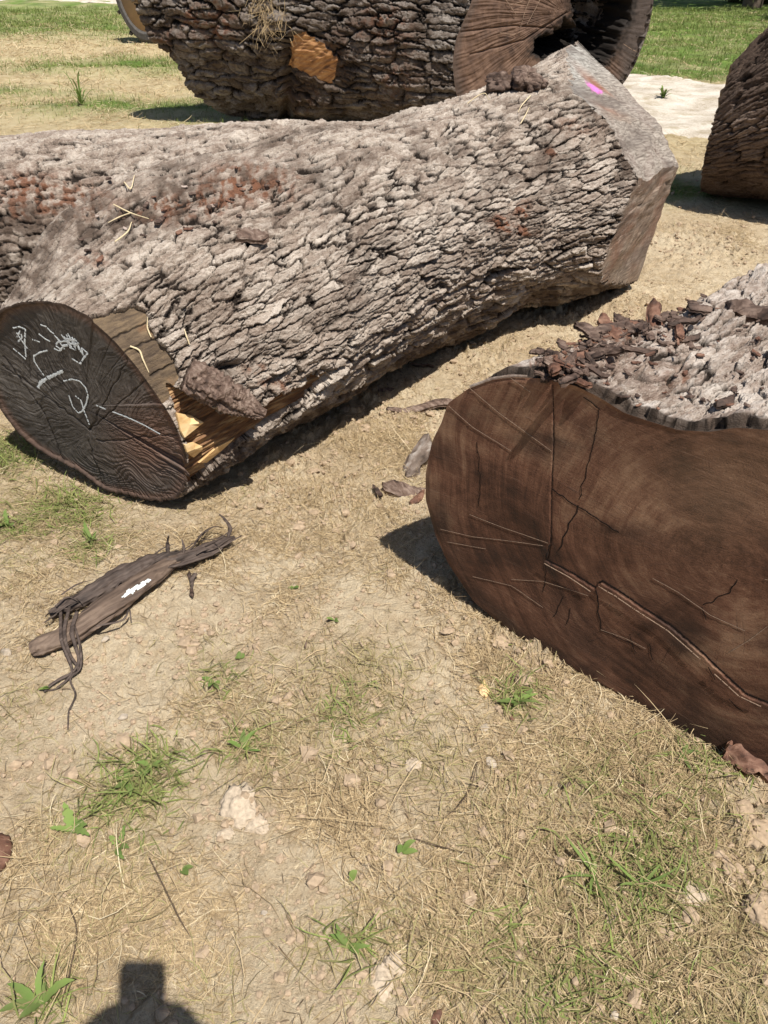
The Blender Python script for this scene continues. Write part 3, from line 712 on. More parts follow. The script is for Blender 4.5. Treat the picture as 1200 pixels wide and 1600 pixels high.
scr = [[(84, 524), (92, 532), (86, 540), (96, 548)], [(88, 528), (100, 546)], [(95, 523), (112, 545), (103, 523)], [(105, 521), (118, 545), (112, 527), (126, 550)], [(90, 535), (104, 533), (118, 530)], [(96, 541), (110, 538), (124, 536)],
       [(120, 536), (130, 556), (127, 544), (137, 552), (130, 560), (125, 569), (112, 561)], [(84, 545), (92, 549), (98, 542), (106, 540)], [(108, 543), (118, 548), (116, 536)], [(99, 526), (107, 536)], [(101, 529), (121, 533)], [(99, 533), (119, 540)]]
wchalk = .0030
for q_, c_ in enumerate(ch + scr): ribbon('chalk_mark', [c_], wchalk, M['chalk'], log1, place1, .42, 100 + q_)
ribbon('chalk_mark', [[(98, 580), (85, 586), (72, 592), (63, 598), (59, 606)]], .006, M['chalk'], log1, place1, .45, 2)
ribbon('chalk_mark', [[(176, 644), (200, 653), (225, 665), (250, 679)]], .0032, M['chalk'], log1, place1, .2, 3)
# the second limb of the fork, running out to the left
thl = theta_grid(560, math.radians(-60), math.radians(150), 2)
wl = np.linspace(0, 2.9, 640)
ls = np.array([c_ + (r_ * np.cos(thl))[:, None] * np.array([0.03, -1, 0]) + (r_ * np.sin(thl))[:, None] * UP for c_, r_ in zip(limbC, limbR)])
PL = hermite(wl, [0, .8, 1.5, 2.2, 2.9], ls)[:, ::1]
nl = -grid_normals(PL) if False else grid_normals(PL)
if np.mean(np.einsum('ijk,ijk->ij', nl, PL - hermite(wl, [0, .8, 1.5, 2.2, 2.9], limbC)[:, None])) < 0: nl = -nl
trC = np.array([s.mean(0) for s in secs]); trR = np.array([.38, .47, .51, .492, .51, .54, .56])
dl = capsule_sdf(PL, trC, trR)
PL = PL + nl * (kk / 4 * np.clip(1 - np.abs(dl) / kk, 0, 1) ** 2)[..., None]
h2_, hg2, tn2 = bark_height(wl[:, None] + 0 * thl[None], thl[None] * .4 + 0 * wl[:, None], 2 * np.pi * .4, .12, .031, 23, .45)
PL1 = PL + nl * (h2_ * .0125)[..., None]
LX, LY = proj(PL)
st2 = np.zeros_like(h2_); dp2_shade = np.zeros_like(h2_)
for (sx, sy, rx, ry, a) in [(385, 285, 75, 28, 1.0), (300, 320, 60, 20, .8), (90, 310, 70, 26, .9), (40, 285, 45, 18, .8), (230, 335, 60, 16, .6), (20, 330, 50, 22, .8)]:
    st2 += a * np.exp(-(((LX - sx) / rx) ** 2 + ((LY - sy) / ry) ** 2))
st2 = np.clip(st2 * (.2 + 1.5 * sst(-.2, .3, fbm(LX / 14, LY / 14, 55, 3))), 0, 1) * .9
dp2_shade = np.clip((np.exp(-(((LX - 10) / 70) ** 2 + ((LY - 410) / 60) ** 2)) + .8 * np.exp(-(((LX - 90) / 130) ** 2 + ((LY - 350) / 30) ** 2))) * (.35 + 1.2 * sst(-.25, .3, fbm(LX / 30, LY / 30, 66, 3))), 0, .85)  # crotch shade painted dark, with the brown valley tone beside it
limb = fromgrid('fork_limb', PL1, M['bark'], log1, {'hgt': hg2, 'rnd': tn2, 'stain': st2, 'damp_shade': dp2_shade}, flip=True)
rl = PL1[0]; Vc = np.vstack([rl, rl.mean(0)]); nt = len(rl)
mesh('limb_end', Vc, np.array([(i, (i + 1) % nt, nt) for i in range(nt)]), M['bare'], log1)

# ------------------------------------------------------------------ log 2: nearest log with the brown sawn face
O2 = np.array([.574, 1.276, 0]); N2 = unit([-.657, -.754, 0]); h2 = unit(np.cross(UP, N2)); v2 = np.cross(N2, h2)
log2 = empty('sawn_log', (.9, 1.5, 0), 'nearest log with a broad brown sawn face and a stepped cut', 'log', 'felled logs')
f2 = [(665, 740), (675, 690), (690, 660), (700, 630), (735, 605), (770, 592), (800, 588), (850, 592), (900, 603), (935, 620), (975, 645), (1020, 660), (1060, 672), (1110, 675), (1150, 668), (1200, 672),
      (665, 780), (680, 835), (700, 880), (740, 940), (800, 990), (850, 1020), (960, 1082), (1050, 1140), (1120, 1180), (1200, 1216)]
p2 = [((onplane(a, b, O2, N2) - O2) @ h2, (onplane(a, b, O2, N2) - O2) @ v2) for a, b in f2] + [(.30, .83), (.48, .80), (.64, .68), (.72, .5), (.71, .3), (.62, .1), (.5, .01)]
c2 = np.array([.02, .40])
th = theta_grid(1300, math.radians(40), math.radians(200), 2.0)
r2 = outline(p2, c2, th, 3)
A2 = unit([.79, .61, 0])
deg = np.degrees((th + np.pi) % (2 * np.pi) - np.pi)
def sec2(d, sc, dz, k):
    r = r2 * sc * (1 - min(1, d / .4) * (.10 * gau(th, 150, 28) + .03 * gau(th, 175, 25))) + .02 * noise(np.cos(th) * 1.5 + d * 3, np.sin(th) * 1.5, 33 + k)
    rs = outline(np.stack([r * np.cos(th), r * np.sin(th)], -1), (0, 0), th, 18 + 14 * k)
    cc = O2 + A2 * d + c2[0] * h2 + (c2[1] + dz) * v2
    return cc + (rs * np.cos(th))[:, None] * h2 + (rs * np.sin(th))[:, None] * v2
E2 = O2 + (c2[0] + r2 * np.cos(th))[:, None] * h2 + (c2[1] + r2 * np.sin(th))[:, None] * v2
secs2 = [E2, E2 + A2 * .12, sec2(.45, 1.0, .035, 0), sec2(1.0, .99, .075, 1), sec2(1.7, .98, .10, 1), sec2(2.3, .97, .10, 1)]
wk2 = [0, .12, .45, 1.0, 1.7, 2.3]
w = np.concatenate([np.linspace(0, .5, 170), np.linspace(.5, 2.3, 420)[1:]])
P = hermite(w, wk2, np.array(secs2)); n0 = grid_normals(P)
if np.mean(np.einsum('ijk,ijk->ij', n0, P - P.mean(1, keepdims=True))) < 0: n0 = -n0
tho = th[None] + 0 * w[:, None]; ws = w[:, None] + 0 * tho
per = 2 * np.pi * .55
h, hgt, tone = bark_height(ws, tho * .55, per, .11, .036, 51, .35)
PX, PY = proj(P)
bt = sst(152, 141, deg)[None] * sst(-30, -10, deg)[None] + 0 * ws         # barked part of the girth (top), bare to the left
bt = np.clip(bt, 0, 1)
ragged = sst(.0, .05, ws - .012 - .012 * noise(tho * 14, 0 * ws, 9))
thick = .026 * bt * (.75 + .35 * noise(tho * 9, ws * 6, 61))
# bark broken back in blocks at the lip
off_ = .004 + np.clip(.022 * noise(tho * 13, 0 * ws + .3, 12) + .003 * noise(tho * 40, 0 * ws + .3, 13), 0, .03)
lip = sst(0, .005, ws - off_)
disp = thick * lip + h * (.012 * bt + .004) * np.where(bt > .3, sst(.0, .05, ws - off_), sst(0, .03, ws))
disp = disp + .045 * bt * sst(.15, .7, ws) * fbm(ws * 3, tho * 4, 67, 3)
disp[0] = 0
P2 = P + n0 * disp[..., None]
stain = np.zeros_like(h)
for (sx, sy, rx, ry, a) in [(880, 575, 60, 14, .9), (950, 545, 80, 25, .7), (1000, 500, 70, 22, .8), (905, 530, 60, 22, .7), (1060, 600, 30, 12, .6), (850, 585, 30, 8, .8)]:
    stain += a * np.exp(-(((PX - sx) / rx) ** 2 + ((PY - sy) / ry) ** 2))
stain = np.clip(stain * (.15 + 1.5 * sst(-.2, .3, fbm(PX / 16, PY / 16, 155, 3))), 0, 1) * .85
dmp_shade = np.clip(.95 * (1 - sst(.002, .010, ws - off_)) + (1 - bt) * .9 + .6 * np.exp(-(((PX - 940) / 110) ** 2 + ((PY - 505) / 30) ** 2)) * sst(-.2, .2, fbm(PX / 18, PY / 18, 156, 3)), 0, .9)  # painted shade on the lip wall; bare side and heap darker too
at2 = {'hgt': hgt * (.4 + .6 * sst(0, .05, ws)), 'rnd': tone, 'stain': stain, 'damp_shade': dmp_shade}
fromgrid('bark', P2, M['bark2'], log2, at2, flip=True)
ring = P2[-1]; Vc = np.vstack([ring, ring.mean(0)]); nt = len(ring)
mesh('far_end', Vc, np.array([(i, (i + 1) % nt, nt) for i in range(nt)]), M['bare'], log2)
step_line = [(862, 585), (863, 700), (861, 760), (860, 847), (853, 876), (892, 897), (930, 921), (934, 914), (940, 911), (968, 927), (1000, 949), (1050, 981), (1100, 1024), (1122, 1046), (1166, 1086), (1215, 1104)]
step_poly = step_line + [(1300, 1400), (500, 1400), (400, 500), (862, 500)]
cr2 = [[(932, 921), (935, 945), (938, 968), (942, 985)], [(862, 764), (900, 790), (940, 815), (968, 832)], [(905, 790), (888, 825), (872, 860)], [(853, 880), (852, 905), (848, 925)], [(880, 930), (872, 950), (866, 962)], [(893, 950), (888, 975)],
       [(985, 990), (990, 1010), (995, 1022)], [(1100, 945), (1120, 935), (1140, 925), (1152, 905)], [(1098, 948), (1104, 968)], [(1016, 1005), (1021, 1028)], [(910, 620), (935, 640), (925, 700), (905, 780)], [(1140, 1090), (1162, 1110)],
       [(745, 690), (752, 750), (748, 790)], [(1108, 1040), (1120, 1060)], [(942, 985), (968, 995), (1000, 1012)]]
pith2 = onplane(1130, 880, O2, N2)
def depth2(hh, vv, f, px, py, P):
    inside = pip(px, py, step_poly)
    d = dist_poly(px, py, step_line)
    lowpart = sst(840, 880, py)
    sd = np.where(inside, d, -d) + 1.2 * noise(px / 9, py / 9, 88)
    D = sst(-.8, .8, sd) * (.0012 + .0020 * lowpart)
    D = D - .0015 * np.exp(-((sd + 1.2) / 1.2) ** 2)
    D = D + .007 * fbm(hh * 3, vv * 3, 171, 2) + .0005 * fbm(hh * 40, vv * 40, 172, 3)
    # kerf arcs of the saw, a slant set on the lower left, a curved set on the right
    k1 = np.sin((vv * .93 + hh * .45) * 2 * np.pi / .017 + 3 * fbm(hh * 4, vv * 4, 173, 2))
    k2 = np.sin(np.hypot(hh - .9, vv + .9) * 2 * np.pi / .022 + 2 * fbm(hh * 4, vv * 4, 174, 2))
    D = D + .00008 * np.where(inside, k1, k2) * (.4 + .6 * sst(-.2, .3, fbm(hh * 5, vv * 5, 175, 2)))
    dk = np.zeros_like(D)
    rim = sst(.985, 1.0, f)
    D = D * (1 - sst(.97, 1.0, f)) - .010 * rim * 0
    sap = sst(.86, .93, f + .02 * noise(hh * 6, vv * 6, 14)) * (hh < .1)
    stn_shade = .12 + .35 * sst(880, 1040, py) + .9 * np.exp(-(((px - 870) / 55) ** 2 + ((py - 690) / 22) ** 2)) + .55 * np.exp(-(((px - 800) / 90) ** 2 + ((py - 660) / 25) ** 2)) + .6 * np.exp(-(((px - 960) / 50) ** 2 + ((py - 830) / 15) ** 2)) + .5 * sap * sst(600, 900, py) \
        + .5 * np.exp(-(((px - 1080) / 40) ** 2 + ((py - 1000) / 30) ** 2)) + .35 * np.exp(-(((px - 690) / 25) ** 2 + ((py - 760) / 80) ** 2))  # blotchy stains, plus painted shade over the lower part of the face
    dk = np.maximum(dk, np.clip(stn_shade * (.1 + 1.1 * sst(-.4, .4, fbm(hh * 5, vv * 9, 16, 5))), 0, .8))
    tint = np.clip(sst(.3, .7, vv - .1 + .9 * (hh + .35)) * .55 * (.5 + .6 * fbm(hh * 6, vv * 6, 18, 3)) + .35 * np.exp(-(((px - 1120) / 130) ** 2 + ((py - 760) / 90) ** 2)), 0, .8)
    return D, {'hw': hh + .035 * noise(hh * 3, vv * 3, 611) + .004 * noise(hh * 14, vv * 14, 612), 'vw': vv + .035 * noise(hh * 3, vv * 3, 613) + .004 * noise(hh * 14, vv * 14, 614), 'dark': dk, 'tint': tint}
ring = P2[0]
face2, _c = face_mesh('sawn_face', ring, N2, M['end2'], log2, pith2, depth2, {}, nr=330, power=.75, pl_axes=(h2, v2), center=O2 + c2[0] * h2 + c2[1] * v2)
def place2(px, py):
    p = onplane(px, py, O2, N2)
    q = np.array([p]); hh = (q - pith2) @ h2; vv = (q - pith2) @ v2
    D, _ = depth2(hh, vv, np.array([.5]), np.array([px * 1.0]), np.array([py * 1.0]), p)
    return p + N2 * D[0], N2
scr2 = [[(735, 803), (790, 825), (858, 848)], [(690, 826), (740, 838), (850, 852)], [(700, 846), (760, 857)], [(740, 900), (800, 915), (850, 948)], [(800, 905), (850, 908), (920, 930)], [(1020, 903), (1060, 925), (1110, 960), (1165, 985)],
        [(1140, 1018), (1170, 1000), (1200, 978)], [(735, 606), (780, 645), (862, 705)], [(702, 634), (740, 668), (800, 705)], [(800, 590), (830, 612)], [(940, 983), (980, 997), (1010, 1012)], [(1195, 905), (1200, 906)]]
for q_, c_ in enumerate(scr2): ribbon('saw_scratch', [c_], .0009, M['scratch_lit'], log2, place2, .25, 150 + q_, .001)
# sunlit edge of the step, painted as a pale ribbon
lit_edges = [[(856, 875), (892, 895), (928, 919)], [(941, 911), (968, 926), (1000, 948), (1050, 980), (1100, 1023)], [(1122, 1046), (1160, 1080), (1195, 1096)], [(862, 830), (858, 850), (854, 874)]]
for q_, c_ in enumerate(lit_edges[:3]): ribbon('lit_step_edge', [c_], .0013, M['scratch_lit'], log2, lambda a, b: (place2(a - 3, b + 3)[0] + N2 * .002, N2), .4, 170 + q_, .003)
for q_, c_ in enumerate(cr2):
    ribbon('drying_check', [c_], .0011 if q_ not in (0, 1, 2) else .0017, M['crackline'], log2, lambda a, b: place2(a + 2.5 * float(noise(a / 13, b / 13, 3)), b + 2.5 * float(noise(a / 13, b / 13, 4))), .30, 40 + q_, .0007)
ribbon('open_crack', [[(860, 838), (859, 850), (852, 876), (891, 896), (929, 920)]], .0022, M['crackline'], log2, lambda a, b: place2(a + 1.2, b - 2.2), .35, 61, .0008)
ribbon('open_crack', [[(934, 913), (941, 910), (968, 926), (1000, 948), (1050, 980), (1100, 1023), (1122, 1045), (1166, 1085), (1205, 1100)]], .0024, M['crackline'], log2, lambda a, b: place2(a + 1.2, b - 2.2), .35, 62, .0008)
ribbon('open_crack', [[(862, 600), (863, 700), (861, 760), (860, 838)]], .0010, M['crackline'], log2, lambda a, b: place2(a + 1.5, b), .35, 63, .0008)
ribbon('sunlit_cambium_edge', [[(735, 605), (770, 592), (800, 588), (825, 589)]], .0035, M['palechip'], log2, lambda a, b: (onplane(a, b, O2, N2) + np.array([0, 0, .002]), N2), .2, 8, .002)  # cambium rim, with its sunlit gleam painted as a pale line

# ------------------------------------------------------------------ log 3: huge hollow log behind
def skewlog(name, O, N, pa, pb, A, dist, holder, mat, nth, nw, bark, seed, ca, cb, mids=(), th_lo=150, th_hi=330, bulge=None):
    hh = unit(np.cross(UP, N)); vv = np.cross(N, hh)
    q = lambda pts, o: np.array([((onplane(a, b, o, N) - o) @ hh, (onplane(a, b, o, N) - o) @ vv) for a, b in pts])
    th = theta_grid(nth, math.radians(th_lo), math.radians(th_hi), 2)
    Oa = np.asarray(O, float); Ob = Oa + A * dist
    qa = q(pa, Oa); qb = q(pb, Ob); c_a = q([ca], Oa)[0]; c_b = q([cb], Ob)[0]
    ra = outline(qa, c_a, th, 8); rb = outline(qb, c_b, th, 12)
    pt = lambda o, c, r: o + (c[0] + r * np.cos(th))[:, None] * hh + (c[1] + r * np.sin(th))[:, None] * vv
    Pa, Pb = pt(Oa, c_a, ra), pt(Ob, c_b, rb)
    w = np.linspace(0, dist, nw)
    t_ = (w / dist)[:, None, None]
    Pm = Pa + (Pb - Pa) * t_
    cen = Pm.mean(1, keepdims=True)
    if bulge: Pm = cen + (Pm - cen) * (1 + bulge(w, th)[..., None])
    n = grid_normals(Pm)
    if np.mean(np.einsum('ijk,ijk->ij', n, Pm - cen)) < 0: n = -n; fl = True
    else: fl = False
    Rm = float(np.mean(np.linalg.norm(Pm - cen, axis=-1)))
    tho = th[None] + 0 * w[:, None]; ws = w[:, None] + 0 * tho
    h, hg, tn = bark_height(ws, tho * Rm, 2 * np.pi * Rm, bark[0], bark[1], seed, bark[3])
    lum = .04 * Rm * noise(ws * 1.7, tho / (2 * np.pi) * 9, seed + 3, py=9) + .02 * Rm * noise(ws * 4, tho / (2 * np.pi) * 17, seed + 4, py=17)
    taper = sst(0, .12, ws)
    return dict(P=Pm, n=n, h=h * bark[2], hg=hg, tn=tn, lum=lum * taper, ws=ws, th=tho, fl=fl, hh=hh, vv=vv, cen=cen)
N3 = unit([.40, -.92, 0]); O3 = g(840, 207)
log3 = empty('hollow_log', O3 + np.array([-1.2, .6, 0]), 'huge grey log with a hollow rotten end and bare orange knot wood', 'log', 'felled logs')
pa3 = [(712, 143), (708, 100), (712, 63), (735, 10), (755, -60), (810, -130), (880, -150), (960, -120), (1010, -60), (1022, 0), (1013, 47), (993, 100), (977, 127), (940, 170), (880, 205), (820, 215), (760, 200), (725, 175)]
pb3 = [(440, 194), (345, 172), (300, 142), (270, 92), (230, 60), (205, 0), (190, -60), (220, -160), (330, -220), (460, -230), (560, -200), (620, -120), (640, 0), (620, 100), (560, 175), (500, 200)]
A3 = unit([-.95, .31, 0])
L3 = skewlog('log3', O3, N3, pa3, pb3, A3, 2.8, log3, None, 760, 420, (.26, .075, .040, .6), 91, (865, 40), (430, -10),
             bulge=lambda w, th: .0 * w[:, None] + .05 * np.exp(-((w - .35) / .22) ** 2)[:, None] * (np.cos(th - math.radians(190)) > 0)[None] * np.cos(th - math.radians(190))[None] - .03 * np.exp(-((w - .9) / .3) ** 2)[:, None])
PX, PY = proj(L3['P']); vis3 = np.einsum('ijk,ijk->ij', L3['n'], CAM - L3['P']) > 0
jx = PX + 5 * noise(PX / 9, PY / 9, 1); jy = PY + 5 * noise(PX / 9, PY / 9, 2)
knot = pip(jx, jy, [(452, 58), (472, 50), (508, 72), (529, 99), (519, 136), (486, 124), (447, 108)]) & vis3
hole = np.exp(-(((PX - 480) / 60) ** 2 + ((PY - 105) / 55) ** 2)) * vis3
disp = L3['h'] + L3['lum'] - .05 * np.clip(hole * 1.6, 0, 1) * sst(.2, .5, hole)
disp = np.where(knot, -.045 + .012 * noise(PX / 14, PY / 5, 4), disp)
disp -= .07 * np.exp(-((PX - 447) / 7) ** 2) * sst(60, 90, PY) * vis3
disp[0] = 0
P3 = L3['P'] + L3['n'] * disp[..., None]
# the far end falls in softly
st = np.zeros_like(PX)
for (sx, sy, rx, ry, a) in [(345, 30, 22, 40, .8), (300, 30, 20, 25, .6), (520, 90, 25, 30, .9), (470, 150, 30, 30, .6), (600, 40, 40, 30, .7), (255, 60, 20, 20, .6), (620, 120, 30, 40, .4)]:
    st += a * np.exp(-(((PX - sx) / rx) ** 2 + ((PY - sy) / ry) ** 2)) * vis3
st = np.clip(st * (.2 + 1.4 * sst(-.2, .3, fbm(PX / 10, PY / 10, 4, 3))), 0, .85)
dm = np.clip(1.1 * np.exp(-(((PX - 490) / 60) ** 2 + ((PY - 110) / 60) ** 2)) * vis3 * (.5 + sst(-.3, .3, fbm(PX / 12, PY / 12, 14, 3))) + .5 * sst(-.1, .3, fbm(PX / 40, PY / 40, 24, 3)), 0, .85)  # darker around the bare knot wood, random dark patches elsewhere
kf = fmin(knot.astype(int)) > 0
fromgrid('bark', P3, M['bark3'], log3, {'hgt': L3['hg'], 'rnd': L3['tn'], 'stain': st, 'damp_shade': dm}, fmask=~kf, flip=L3['fl'])
fromgrid('bare_orange_wood', P3, M['knotwood'], log3, {}, fmask=kf, flip=L3['fl'])
ring = P3[-1]; Vc = np.vstack([ring, ring.mean(0)]); nt = len(ring)
mesh('far_end', Vc, np.array([(i, (i + 1) % nt, nt) for i in range(nt)]), M['bare'], log3)
cav = [(838, 60), (868, 50), (884, 30), (900, 42), (890, -30), (900, -70), (960, -60), (985, -10), (985, 25), (972, 50), (958, 85), (940, 105), (905, 80), (880, 92), (850, 92), (832, 84)]
pith3 = onplane(885, 20, O3, N3)
def depth3(hh, vv, f, px, py, P):
    jx = px + 7 * fbm(px / 11, py / 11, 5, 3); jy = py + 7 * fbm(px / 11, py / 11, 6, 3)
    ins = pip(jx, jy, cav); d = dist_poly(jx, jy, cav + cav[:1]); sd = np.where(ins, d, -d)
    c = sst(-3, 22, sd)
    a = np.arctan2(vv, hh); rr = np.hypot(hh, vv)
    a = a + .04 * noise(hh * 2.5, vv * 2.5, 621)
    fan = noise(a * 40, rr * 2.5, 7) + .6 * noise(a * 90, rr * 4, 8)
    D = .005 * fan - .75 * c * (.75 + .4 * fbm(px / 9, py / 9, 9, 3)) + .01 * fbm(hh * 9, vv * 9, 11, 3)
    for l_ in ([(885, 20), (820, 62), (735, 85)], [(880, 45), (800, 40), (720, 50)]):
        D = D - .015 * np.exp(-(dist_poly(px, py, l_) / 1.5) ** 2)
    D = D * (1 - sst(.96, 1, f))
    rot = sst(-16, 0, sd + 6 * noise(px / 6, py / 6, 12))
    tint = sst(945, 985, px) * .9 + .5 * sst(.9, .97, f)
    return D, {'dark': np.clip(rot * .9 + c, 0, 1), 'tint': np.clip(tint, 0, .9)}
face3, _c = face_mesh('hollow_end', P3[0], N3, M['end3'], log3, pith3, depth3, {}, nr=220, power=.75, pl_axes=(L3['hh'], L3['vv']), center=onplane(865, 40, O3, N3))
def place3(px, py): return onplane(px, py, O3, N3) + N3 * .012, N3
for q_, c_ in enumerate([[(788, -2), (796, 10), (806, 24)], [(812, 42), (818, 20), (826, 0)], [(822, 38), (834, 16), (842, 0)], [(795, 8), (815, 2)], [(780, 51), (800, 54), (815, 48)], [(972, 68), (984, 76), (996, 82)]]):
    ribbon('chalk_mark', [c_], .0028, M['scratch_lit'], log3, place3, .42, 190 + q_, .004)

# ------------------------------------------------------------------ log 4: brown log at the right edge
A4 = unit([.9, -.45, 0]); H4 = unit([-.45, -.9, 0])
log4 = empty('brown_log', (3.4, 6.1, 0), 'dark brown barked log cut off by the right edge beside the pale gravel', 'log', 'felled logs')
th = theta_grid(620, math.radians(-70), math.radians(120), 2)
base4 = np.array([2.36, 5.98, 0])
def s4(d, r, zc, squash=1.0, off=0):
    c = base4 + A4 * d + H4 * off + UP * zc
    return c + (r * np.cos(th))[:, None] * H4 + (r * squash * np.sin(th))[:, None] * UP
secs4 = [s4(.0, .50, .44, .80), s4(.10, .56, .50, .84), s4(.28, .64, .60, .90), s4(.55, .73, .72, .96), s4(1.1, .84, .84), s4(2.4, .86, .86), s4(3.4, .85, .85)]
w = np.linspace(0, 3.4, 460)
P = hermite(w, [0, .10, .28, .55, 1.1, 2.4, 3.4], np.array(secs4)); n0 = grid_normals(P)
if np.mean(np.einsum('ijk,ijk->ij', n0, P - P.mean(1, keepdims=True))) < 0: n0 = -n0; fl4 = True
else: fl4 = False
tho = th[None] + 0 * w[:, None]; ws = w[:, None] + 0 * tho
h, hgt, tone = bark_height(ws, tho * .8, 2 * np.pi * .8, .18, .06, 131, .5)
P4 = P + n0 * (h * .02 + .03 * noise(ws * 2, tho / (2 * np.pi) * 8, 5, py=8) * sst(0, .2, ws))[..., None]
PX, PY = proj(P4)
lit_patch = np.clip(np.exp(-(((PX - 1160) / 50) ** 2 + ((PY - 200) / 45) ** 2)), 0, 1)  # patch of sunlight painted lighter on the darkened, shaded bark
fromgrid('bark', P4, M['bark4'], log4, {'hgt': hgt, 'rnd': np.clip(tone * .7 + .5 * lit_patch, 0, 1), 'stain': 0 * h, 'damp_shade': np.clip(.5 - .6 * lit_patch, 0, 1) + 0 * h}, flip=fl4)
for k, nm in ((0, 'log_end'), (-1, 'far_end')):
    ring = P4[k]; Vc = np.vstack([ring, ring.mean(0)]); nt = len(ring)
    mesh(nm, Vc, np.array([(i, (i + 1) % nt, nt) for i in range(nt)]), M['bare'], log4)
# ------------------------------------------------------------------ grass and straw
def blades(name, xy, L, W, mat, pitch, bend, curl, rnd, lift=.002, nseg=4, hd=None, label=None):
    n = len(xy); r = rng
    hd = r.uniform(0, 2 * np.pi, n) if hd is None else hd
    tt = np.linspace(0, 1, nseg)
    seg = L[:, None] / (nseg - 1)
    pt = pitch[:, None] + bend[:, None] * tt[None]; az = hd[:, None] + curl[:, None] * tt[None]
    dx = np.cos(pt) * np.cos(az) * seg; dy = np.cos(pt) * np.sin(az) * seg; dz = np.sin(pt) * seg
    x = xy[:, :1] + np.concatenate([np.zeros((n, 1)), np.cumsum(dx[:, :-1], 1)], 1)
    y = xy[:, 1:2] + np.concatenate([np.zeros((n, 1)), np.cumsum(dy[:, :-1], 1)], 1)
    zz = np.concatenate([np.zeros((n, 1)), np.cumsum(dz[:, :-1], 1)], 1)
    z = gh(x, y) + lift + np.maximum(zz, 0.0)
    roll = r.normal(0, .5, n)[:, None]
    wd = W[:, None] * np.array([.8, 1, .85, .12])[None, :nseg] if nseg == 4 else W[:, None] * np.linspace(1, .2, nseg)[None]
    bx = -np.sin(az) * wd * np.cos(roll); by = np.cos(az) * wd * np.cos(roll); bz = np.sin(roll) * wd
    A = np.stack([x - bx, y - by, z - bz], -1); B = np.stack([x + bx, y + by, z + bz], -1)
    V = np.stack([A, B], 2).reshape(-1, 3)
    k = np.arange(n)[:, None] * nseg * 2 + np.arange(nseg - 1)[None] * 2
    F = np.stack([k, k + 1, k + 3, k + 2], -1).reshape(-1, 4)
    o = mesh(name, V, F, mat, None, {'rnd': np.repeat(rnd, nseg * 2)})
    tag(o, label, None, None, 'stuff'); return o
def sample(n, x0, x1, y0, y1, dens, dmax=1.2, near_w=None):
    out = []; tot = 0
    while tot < n:
        x = rng.uniform(x0, x1, 60000); y = rng.uniform(y0, y1, 60000)
        px, py = proj(np.stack([x, y, 0 * x], -1))
        ok = (px > -80) & (px < 1280) & (py < 1660) & (py > -60)
        d = dens(x, y)
        if near_w is not None: d = d * near_w(x, y)
        ok &= rng.uniform(0, dmax, 60000) < d
        out.append(np.stack([x[ok], y[ok]], -1)); tot += ok.sum()
    return np.concatenate(out)[:n]
nearw_ = lambda x, y: np.clip(2.2 / (1.2 + y), .25, 1)
N = 115000
xy = sample(N, -2.4, 2.6, .3, 7.2, dens_straw, 1.0, nearw_)
blades('dry_grass', xy, (rng.gamma(2.6, .011, N) + .006) * np.where(rng.random(N) < .05, 2.6, 1.0), rng.uniform(.0004, .0010, N), M['straw'], rng.normal(.12, .22, N), rng.normal(-.25, .35, N), rng.normal(0, .9, N), np.clip(rng.normal(.45, .26, N), 0, 1), lift=.0025, label='pale dry grass and straw matted over the bare soil')
N = 12500
xy = sample(N, -2.4, 2.6, .3, 7.2, dens_green, 1.0, nearw_)
blades('olive_grass', xy, rng.gamma(4, .0085, N) + .01, rng.uniform(.0006, .0012, N), M['olive'], rng.normal(.2, .25, N), rng.normal(-.4, .4, N), rng.normal(0, .8, N), np.clip(rng.normal(.5, .28, N), 0, 1), lift=.001, label='half dry olive grass in flattened patches on the soil')
N = 4000
GB = px_blobs([(212, 1240, 50, .8), (240, 1195, 34, .6), (95, 770, 55, .9), (15, 700, 40, 1.0), (140, 845, 26, .9), (10, 820, 26, .8), (808, 1088, 28, .9), (545, 1470, 30, .6), (1010, 1385, 70, .35), (1100, 1165, 40, .4), (65, 1560, 30, .6), (1150, 1195, 26, .6),
               (380, 1165, 22, .6), (540, 1120, 40, .4), (985, 1360, 50, .3), (1000, 1280, 90, .25), (900, 1560, 120, .25), (820, 1010, 16, .5), (1080, 300, 30, .8), (350, 1060, 24, .4)])
xy = sample(N, -2.4, 2.6, .3, 7.2, lambda x, y: blobsum(x, y, GB) * (.3 + 1.0 * sst(-.3, .3, fbm(x * 12, y * 12, 97, 2))), 1.0, nearw_)
blades('green_grass', xy, rng.gamma(5, .008, N) + .012, rng.uniform(.0010, .0019, N), M['grass'], rng.normal(.4, .3, N), rng.normal(-.8, .4, N), rng.normal(0, .6, N), np.clip(rng.normal(.55, .25, N), 0, 1), lift=.0, label='fresh green grass blades in small tufts')
# crumbs of dry soil, too many to count
import bmesh
bm_ = bmesh.new(); bmesh.ops.create_icosphere(bm_, subdivisions=1, radius=1); bm_.verts.ensure_lookup_table()
IV = np.array([v.co[:] for v in bm_.verts]); IF = np.array([[v.index for v in f.verts] for f in bm_.faces]); bm_.free()
N = 13000
xy = sample(N, -2.4, 2.6, .3, 7.0, lambda x, y: (.12 + blobsum(x, y, BARE) * .5 + blobsum(x, y, DUG) * .8) * (.2 + 1.3 * sst(-.1, .5, fbm(x * 9, y * 9, 207, 3))), 1.0, nearw_)
sz = np.clip(rng.lognormal(-5.65, .62, N), .0012, .020)
V = IV[None] * (1 + rng.normal(0, .22, (N, len(IV), 1))) * sz[:, None, None] * np.array([1, 1, .7])
V[..., 0] += xy[:, :1]; V[..., 1] += xy[:, 1:]; V[..., 2] += (gh(xy[:, 0], xy[:, 1]) + sz * .3)[:, None]
